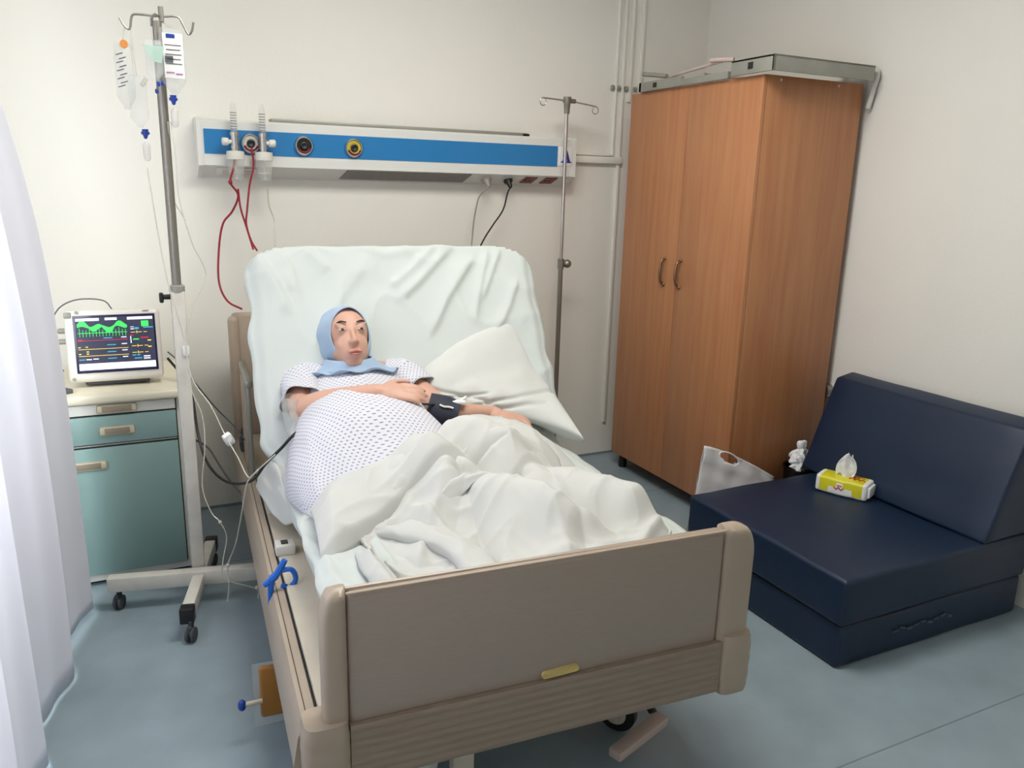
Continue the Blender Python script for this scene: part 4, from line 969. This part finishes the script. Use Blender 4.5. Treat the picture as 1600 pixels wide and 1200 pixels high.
m.grid(bandf, 130, 36)
def roll(P, w0, h, tw=0):
    P = [tuple(p) for p in P]
    def f(a, b):
        c = poly_t(P, a); c1 = poly_t(P, min(1, a+.01)); c0 = poly_t(P, max(0, a-.01)); d = (c1-c0); d.z = 0; d.normalize(); N = Vector((-d.y, d.x, 0))
        e = min(1, min(a, 1-a)*5+.12)**.7; th = PI*b; w_ = w0*e*(1+.25*noise.noise((a*4, w0*9, 1)))
        q = c+N*w_*math.cos(th)*(1+tw*math.sin(th)); bz = top_z(q)
        q.z = max(bz, .63)-.012+h*e*math.sin(th)**.8+.006*noise.noise((q.x*15, q.y*15, 2))+.010*crease(a*5, b*2, w0*50); return q
    m.grid(f, 60, 22)
roll([(0.175,0.523,0.75),(0.256,0.462,0.75),(0.319,0.381,0.75),(0.353,0.279,0.75),(0.353,0.176,0.75),(0.318,0.094,0.75),(0.249,0.084,0.75),(0.186,0.093,0.75)], .040, .048, .6)
roll([(0.113,0.433,0.72),(0.124,0.331,0.72),(0.136,0.216,0.72),(0.16,0.107,0.72),(0.224,0.075,0.72),(0.306,0.075,0.72)], .030, .034, -.6)
roll([(0.276,0.539,0.75),(0.363,0.525,0.75),(0.464,0.545,0.75),(0.568,0.51,0.75),(0.651,0.43,0.75)], .018, .020)
obj('blanket', m, 'blanket', frame=BED, smooth=180, solid=.004, label='white cotton blanket rumpled over the patient legs', cat='blanket')
# loose sheet bunched along the left edge of the mattress
def bunch(a, b):
    A = [(-0.075,1.302,0.5),(-0.045,1.078,0.49),(-0.008,0.959,0.49),(0.021,0.858,0.56),(0.048,0.776,0.6)]; B = [(-0.006,1.3,0.6),(0.008,1.135,0.62),(0.004,0.927,0.63),(0.019,0.823,0.63),(0.063,0.747,0.63)]
    P = poly_t(A, a); Q = poly_t(B, a); p = P.lerp(Q, b); p.z += .035*math.sin(PI*b)+.016*math.sin(b*9+a*14)*math.sin(PI*b)+.012*noise.noise((a*6, b*6, 1)); return p
m = MB(); m.grid(bunch, 50, 40); obj('loose_sheet', m, 'pillow', frame=BED, smooth=180, solid=.004, label='crumpled white sheet edge bunched at left of patient hip', cat='sheet')

# ------------------------------------------------------------------ iv stand on the left
PXs, PYs = .157, -.859
iv = thing('iv_stand', 'white wheeled drip stand with steel pole beside the bedside cabinet', 'drip stand', (PXs, PYs, 0))
m = MB(); m.rng(PXs-.023, PXs+.023, PYs-.023, PYs+.023, .09, 1.165, .005); obj('column', m, 'chipped', iv)
m = MB(); m.cyl((PXs, PYs, 1.10), (PXs, PYs, 2.03), .0155, 16); obj('pole', m, 'dull_metal', iv)
m = MB(); m.lathe([(0, 0), (.026, 0), (.026, .018), (.018, .024), (0, .024)], Matrix.Translation((PXs, PYs, 1.163))); obj('collar', m, 'alu', iv)
m = MB(); m.cyl((PXs-.02, PYs, 1.145), (PXs-.045, PYs, 1.145), .009, 12); m.box((PXs-.052, PYs, 1.143), (.014, .03, .034), .005); obj('clamp_knob', m, 'black', iv)
e0, e1 = Vector((-.15, -.845, .105)), Vector((.50, -.985, .105)); dd = e1-e0; an = math.atan2(dd.y, dd.x)
m = MB(); m.box((e0+e1)/2, (dd.length, .045, .055), .005, rot=Matrix.Rotation(an, 4, 'Z')); obj('base_bar', m, 'chipped', iv)
m = MB(); m.box(e0+Vector((.035, 0, -.0275)), (.05, .046, .003), .001, rot=Matrix.Rotation(an, 4, 'Z')); obj('rust_patch', m, 'redp', iv)
g0, g1 = Vector((.095, -1.16, .095)), Vector((.225, -.62, .095)); d2 = g1-g0; an2 = math.atan2(d2.y, d2.x)
m = MB(); m.box((g0+g1)/2, (d2.length, .04, .05), .004, rot=Matrix.Rotation(an2, 4, 'Z')); obj('cross_leg', m, 'chipped', iv)
for p in (g0, g1):
    m = MB(); m.box(p, (.045, .046, .056), .004, rot=Matrix.Rotation(an2, 4, 'Z')); obj('end_plug', m, 'black', iv)
for p in (e0+Vector((.03, 0, 0)), g0+Vector((.006, -.02, 0)), g1, e1-Vector((.03, 0, 0))):
    m = MB(); T = Matrix.Translation((p.x, p.y, 0)) @ rot('Z', 65)
    for o in (-.009, .009): m.lathe([(0, -.006), (.022, -.006), (.026, -.004), (.026, .004), (.022, .006), (0, .006)], T @ Matrix.Translation((0, o, .026)) @ rot('X', 90), 20)
    m.box((0, 0, .045), (.036, .012, .03), .004, T=T); m.cyl(T @ Vector((0, 0, .05)), T @ Vector((0, 0, .078)), .007, 10); obj('caster', m, 'rubber', iv)
HK = [(0.164,-0.86,2.059),(0.058,-0.86,2.048),(0.261,-0.86,2.053),(0.129,-0.82,2.043)]
m = MB(); zc = 2.045
m.tube([(.172, PYs, 2.03), (.172, PYs, 2.06), (.172, PYs, 2.075)], .008, 8, 0)
m.tube([(.16, PYs, 2.045), (.10, PYs, 2.045), (.085, PYs, 2.035), (.078, PYs, 2.0), (.064, PYs, 2.005), (.05, PYs, 2.03)], .0035, 8, 3)
m.tube([(.172, PYs, 2.045), (.22, PYs, 2.05), (.235, PYs, 2.03), (.25, PYs, 2.0), (.262, PYs, 2.012), (.268, PYs, 2.038)], .0035, 8, 3)
m.tube([(.165, PYs, 2.045), (.15, PYs-.06, 2.04), (.14, PYs-.09, 2.02), (.137, PYs-.10, 2.0), (.137, PYs-.115, 2.02)], .0035, 8, 3); obj('hook_arm', m, 'dull_metal', iv)

# infusion bags
def ivbag(lab, x, y, zt_, zb, wd_, th, extra):
    t = thing('infusion_bag', lab, 'drip bag', (x, y, zb))
    m = MB()
    def f(a, b):
        z = zb+(zt_-zb)*b; e = (1-abs(2*b-1)**6)**.5; ta = 1 if b > .22 else .35+.65*smooth01(b/.22)
        h = 2*PI*a; return (x+wd_/2*math.cos(h)*ta*(.85+.15*e)*(1+.05*noise.noise((a*5, b*5, wd_))), y+th/2*math.sin(h)*e+.004*math.sin(b*6), z)
    m.grid(f, 24, 24, wrap=True); bmesh.ops.holes_fill(m.bm, edges=[e for e in m.bm.edges if e.is_boundary]); obj('bag_film', m, 'clear', t)
    extra(t, x, y, zt_, zb); return t
def chamber(t, x, y, z, cap='navyp'):
    m = MB(); m.lathe([(0, 0), (.004, .0), (.009, .014), (.010, .03), (0, .03)], Matrix.Translation((x, y, z-.03)), 12); m.box((x, y, z-.012), (.026, .012, .010), .003); obj('spike', m, cap, t)
    m = MB(); m.lathe([(0, 0), (.006, 0), (.011, .008), (.012, .05), (.006, .06), (0, .06)], Matrix.Translation((x, y, z-.10)), 14); obj('drip_chamber', m, 'clear2', t)
def ex1(t, x, y, zt_, zb):
    m = MB(); m.cyl((x+.004, y-.018, zt_-.005), (x+.004, y-.026, zt_-.005), .012, 14); obj('cap', m, 'orange', t)
    m = MB()
    for k in range(9): m.box((x-.012+(k % 2)*.008, y-.021, zt_-.035-k*.012), (.022, .002, .003), rot=Euler((0, -.35, 0)))
    obj('scale_marks', m, 'ink', t)
    m = MB(); m.cyl((x, y, zt_), (.063, PYs, 2.008), .002, 6); obj('hanger', m, 'tube', t)
def ex2(t, x, y, zt_, zb):
    chamber(t, x+.012, y, zb-.004); m = MB(); m.tube([(x, y, zt_), (x-.005, y, zt_+.10), (.082, PYs, 2.004)], .002, 6, 3); m.box((x+.02, y-.015, zt_-.02), (.012, .01, .03), .003, rot=Euler((0, .6, 0))); obj('hanger', m, 'tube', t)
def ex3(t, x, y, zt_, zb):
    m = MB(); m.rng(x-.028, x+.032, y-.030, y-.027, zt_-.155, zt_-.02, .001); lb = obj('bag_label', m, 'label', t)
    m = MB(); m.setm(0); m.box((x-.004, y-.031, zt_-.028), (.026, .002, .012), .0005)
    m.setm(1)
    for k in range(5): m.box((x+.002, y-.0312, zt_-.055-k*.014), (.048-.006*(k % 2), .0012, .0022))
    m.setm(1); m.box((x-.012, y-.0312, zt_-.098), (.024, .0012, .02)); m.setm(2); m.box((x-.010, y-.0312, zt_-.138), (.024, .0012, .004)); m.box((x+.016, y-.0312, zt_-.141), (.02, .0012, .004)); obj('print', m, ['navyp', 'ink', 'purple'], lb)
    chamber(t, x-.006, y, zb-.004); m = MB(); m.tube([(x, y, zt_), (x-.02, y+.03, zt_+.02), (.162, PYs, 2.03)], .002, 6, 3); obj('hanger', m, 'tube', t)
def ex4(t, x, y, zt_, zb):
    m = MB()
    for dx, dz in ((.006, -.01), (.018, -.008), (.0, -.032)): m.box((x+dx, y-.01, zb+dz), (.010, .012, .014), .003)
    obj('clamp', m, 'navyp', t); m = MB(); m.prism([(-.03, 0), (.03, 0), (.02, -.05), (-.008, -.045)], .002, Matrix.Translation((x, y-.022, zt_-.02)) @ rot('X', 90)); obj('flag', m, 'green', t)
    m = MB(); m.cyl((x, y, zt_), (.137, PYs-.10, 2.0), .002, 6); obj('hanger', m, 'tube', t)
ivbag('clear fluid bottle with orange cap and scale marks, leftmost on drip stand', .052, -.86, 1.955, 1.755, .055, .035, ex1)
ivbag('clear half-empty infusion bag above a blue spike, left of steel pole', .085, -.875, 1.86, 1.70, .055, .03, ex2)
ivbag('labelled infusion bag with purple and blue print right of steel pole', .195, -.885, 2.01, 1.81, .075, .045, ex3)
ivbag('small pale green bag with blue clamps nearest the pole', .137, -.955, 1.96, 1.84, .05, .02, ex4)
# drip lines
m = MB(); m.tube([(0.094,-0.88,1.575),(0.101,-0.9,1.477),(0.111,-0.9,1.353),(0.127,-0.92,1.205),(0.16,-0.93,1.03),(0.178,-0.95,0.874),(0.23,-1,0.779),(0.265,-1.05,0.685),(0.292,-1.15,0.632),(0.309,-1.25,0.596),(0.326,-1.35,0.651),(0.379,-1.38,0.707)], .0022, 6)
tl = obj('drip_line', m, 'tube', label='clear drip line with white roller clamp running from stand to bed', cat='tube'); 
rp = Vector([(0.274,-1.06,0.673)][0]); m = MB(); m.box(rp, (.03, .022, .045), .005, rot=Euler((.2, -.5, .3))); m.cyl(rp+Vector((0, -.014, .0)), rp+Vector((0, -.008, 0)), .009, 12); BASE[tl] = BASE[tl]; obj('roller_clamp', m, 'label', tl)
m = MB(); m.tube([(0.175,-0.88,1.724),(0.182,-0.9,1.622),(0.183,-0.9,1.479),(0.215,-0.88,1.329),(0.255,-0.85,1.216),(0.2,-0.88,1.109),(0.173,-0.9,0.978),(0.17,-0.93,0.848),(0.203,-0.95,0.733),(0.202,-0.97,0.621),(0.184,-0.98,0.483),(0.206,-1,0.389),(0.232,-1.02,0.354),(0.25,-1.02,0.291),(0.23,-1.03,0.198),(0.234,-1.04,0.139),(0.337,-1.05,0.084),(0.342,-1.05,0.043)], .0022, 6)
m.ball([(0.232,-1.02,0.354)][0], .007, sub=2); m.ball([(0.342,-1.05,0.088)][0], .009, sub=2); obj('drip_line', m, 'tube', label='clear drip line dropping past the white column to the floor', cat='tube')
m = MB(); m.tube([(0.322,-1.38,0.661),(0.298,-1.3,0.593),(0.288,-1.2,0.455),(0.269,-1.12,0.306),(0.243,-1.08,0.212),(0.242,-1.08,0.131),(0.232,-1.08,0.07)], .0025, 6); m.ball([(0.243,-1.08,0.212)][0], .008, sub=2); obj('catheter_tube', m, 'tube', label='clear tube looping from the bed edge down to the floor', cat='tube')
m = MB(); m.tube([(0.167,-0.88,1.723),(0.17,-0.84,1.582),(0.16,-0.84,1.498),(0.202,-0.84,1.402)], .0018, 6); m.box([(0.156,-0.845,1.55)][0], (.018, .01, .05), .003, rot=Euler((0, .12, 0))); obj('drip_line', m, 'tube', label='short clear line with white slide clamp taped to the steel pole', cat='tube')
m = MB(); m.box([(0.17,-0.885,0.957)][0], (.022, .008, .035), .002); obj('tag', m, 'label', label='small white and blue tag on side of the white column', cat='tag')
# monitor cables
m = MB(); m.tube([(0.123,-0.5,0.854),(0.167,-0.58,0.796),(0.194,-0.62,0.721),(0.201,-0.7,0.588),(0.221,-0.8,0.502),(0.271,-0.95,0.476),(0.329,-1.15,0.542),(0.356,-1.32,0.658),(0.402,-1.36,0.719),(0.44,-1.36,0.757),(0.497,-1.3,0.772)], .005, 8); obj('monitor_cable', m, 'black', label='thick black cable looping from monitor to the patient arm', cat='cable')
m = MB(); m.tube([(0.125,-0.5,0.88),(0.172,-0.55,0.835),(0.201,-0.58,0.783),(0.275,-0.6,0.669),(0.34,-0.62,0.588),(0.376,-0.7,0.541)], .0028, 8); obj('monitor_cable', m, 'ink', label='thin grey cable running straight from monitor to bedhead', cat='cable')
m = MB(); m.tube([(0.189,-0.5,0.516),(0.244,-0.55,0.484),(0.281,-0.62,0.42),(0.311,-0.7,0.376),(0.349,-0.8,0.345),(0.373,-0.9,0.348)], .004, 8); obj('monitor_cable', m, 'ink', label='dark grey cable passing behind the loop toward bed frame', cat='cable')

# ------------------------------------------------------------------ thin pole at the right of the bedhead
px, py = 2.045, -.2
rp_ = thing('iv_pole', 'slim steel drip pole with two ring hooks beside the wardrobe', 'drip stand', (px, py, 0))
m = MB(); m.cyl((px, py, .02), (px, py, 1.16), .0125, 14); obj('lower_pole', m, 'dull_metal', rp_)
m = MB(); m.cyl((px, py, 1.14), (px, py, 1.93), .009, 14); obj('upper_pole', m, 'chrome', rp_)
m = MB(); m.lathe([(0, 0), (.013, 0), (.017, .05), (.02, .055), (.02, .08), (0, .08)], Matrix.Translation((px, py, 1.90))); m.cyl((px-.02, py, 1.962), (px+.045, py, 1.962), .011, 12); obj('head', m, 'dull_metal', rp_)
m = MB(); m.ball((px+.032, py-.01, 1.16), (.022, .022, .022), sub=3); m.cyl((px, py, 1.16), (px+.02, py-.005, 1.16), .008); m.cyl((px, py, 1.135), (px, py, 1.185), .017, 16); obj('clamp_knob', m, 'dull_metal', rp_)
m = MB()
for x0, x1, z1 in ((px, px-.135, 1.968), (px+.02, px+.165, 1.945)):
    sg = 1 if x1 > x0 else -1; m.cyl((x0, py, 1.962), (x1, py, z1), .004, 8)
    m.tube([(x1+sg*.017*math.sin(a), py, z1-.018+.018*math.cos(a)) for a in [k*.5 for k in range(12)]], .003, 8, 0)
obj('hook_arm', m, 'chrome', rp_)
m = MB(); m.lathe([(0, 0), (.10, 0), (.10, .012), (.03, .022), (.018, .05), (0, .05)], Matrix.Translation((px, py, 0)), 28); obj('foot', m, 'dull_metal', rp_)

# ------------------------------------------------------------------ blue clip on the side rail, urine bag
cp = thing('tube_clip', 'bright blue plastic tube clip hooked on the left bed rail', 'clip', [(-0.075,0.954,0.315)][0], BED)
C1 = [(-0.051,0.66,0.517),(-0.079,0.66,0.472),(-0.111,0.66,0.449),(-0.098,0.66,0.377),(-0.09,0.66,0.465),(-0.068,0.66,0.484),(-0.035,0.66,0.485),(-0.024,0.66,0.453),(-0.043,0.66,0.432),(-0.063,0.66,0.442)]
m = MB(); m.tube([C1[0], C1[1], C1[2]], [.009, .011, .008], 8, 4); m.tube([C1[4], C1[3]], [.011, .005], 8, 0); m.tube([C1[1], C1[4]], .012, 8, 0); obj('jaw', m, 'sky', cp)
m = MB(); m.tube([C1[4], C1[5], C1[6], C1[7], C1[8], C1[9]], .0075, 8, 4); obj('ring', m, 'sky', cp)
ub = [(-0.12,0.487,0.264),(-0.12,-0.071,0.624),(-0.12,-0.038,0.522),(-0.12,0.492,0.147),(-0.15,0.861,-0.053)]
UB = [(-.12, .62, .13), (-.12, .74, .13), (-.12, .74, .30), (-.12, .62, .30)]
uc = [(-0.085,0.631,0.1)][0]
ubg = thing('urine_bag', 'amber drainage bag hanging low at the left of bed foot', 'drainage bag', (uc[0], uc[1], .03), BED)
m = MB(); m.box((uc[0]+.01, uc[1], .135), (.13, .022, .16), .009, seg=3); obj('bag_film', m, 'urine', ubg)
m = MB(); m.box((uc[0]+.01, uc[1]+.003, .125), (.165, .004, .20), .0015); obj('bag_rim', m, 'clear', ubg)
m = MB(); m.cyl((uc[0]-.05, uc[1]-.012, .115), (uc[0]-.10, uc[1]-.015, .115), .007, 10); obj('drain_tube', m, 'handle', ubg)
m = MB(); m.ball((uc[0]-.105, uc[1]-.015, .115), (.012, .012, .018), sub=2); obj('valve', m, 'navyp', ubg)
m = MB(); m.tube([(uc[0]+.02, uc[1]+.004, .21), (uc[0]+.02, uc[1]+.01, .28), (-.06+.0, uc[1]+.02, .30)], .003, 8, 3); obj('hanger', m, 'label', ubg)
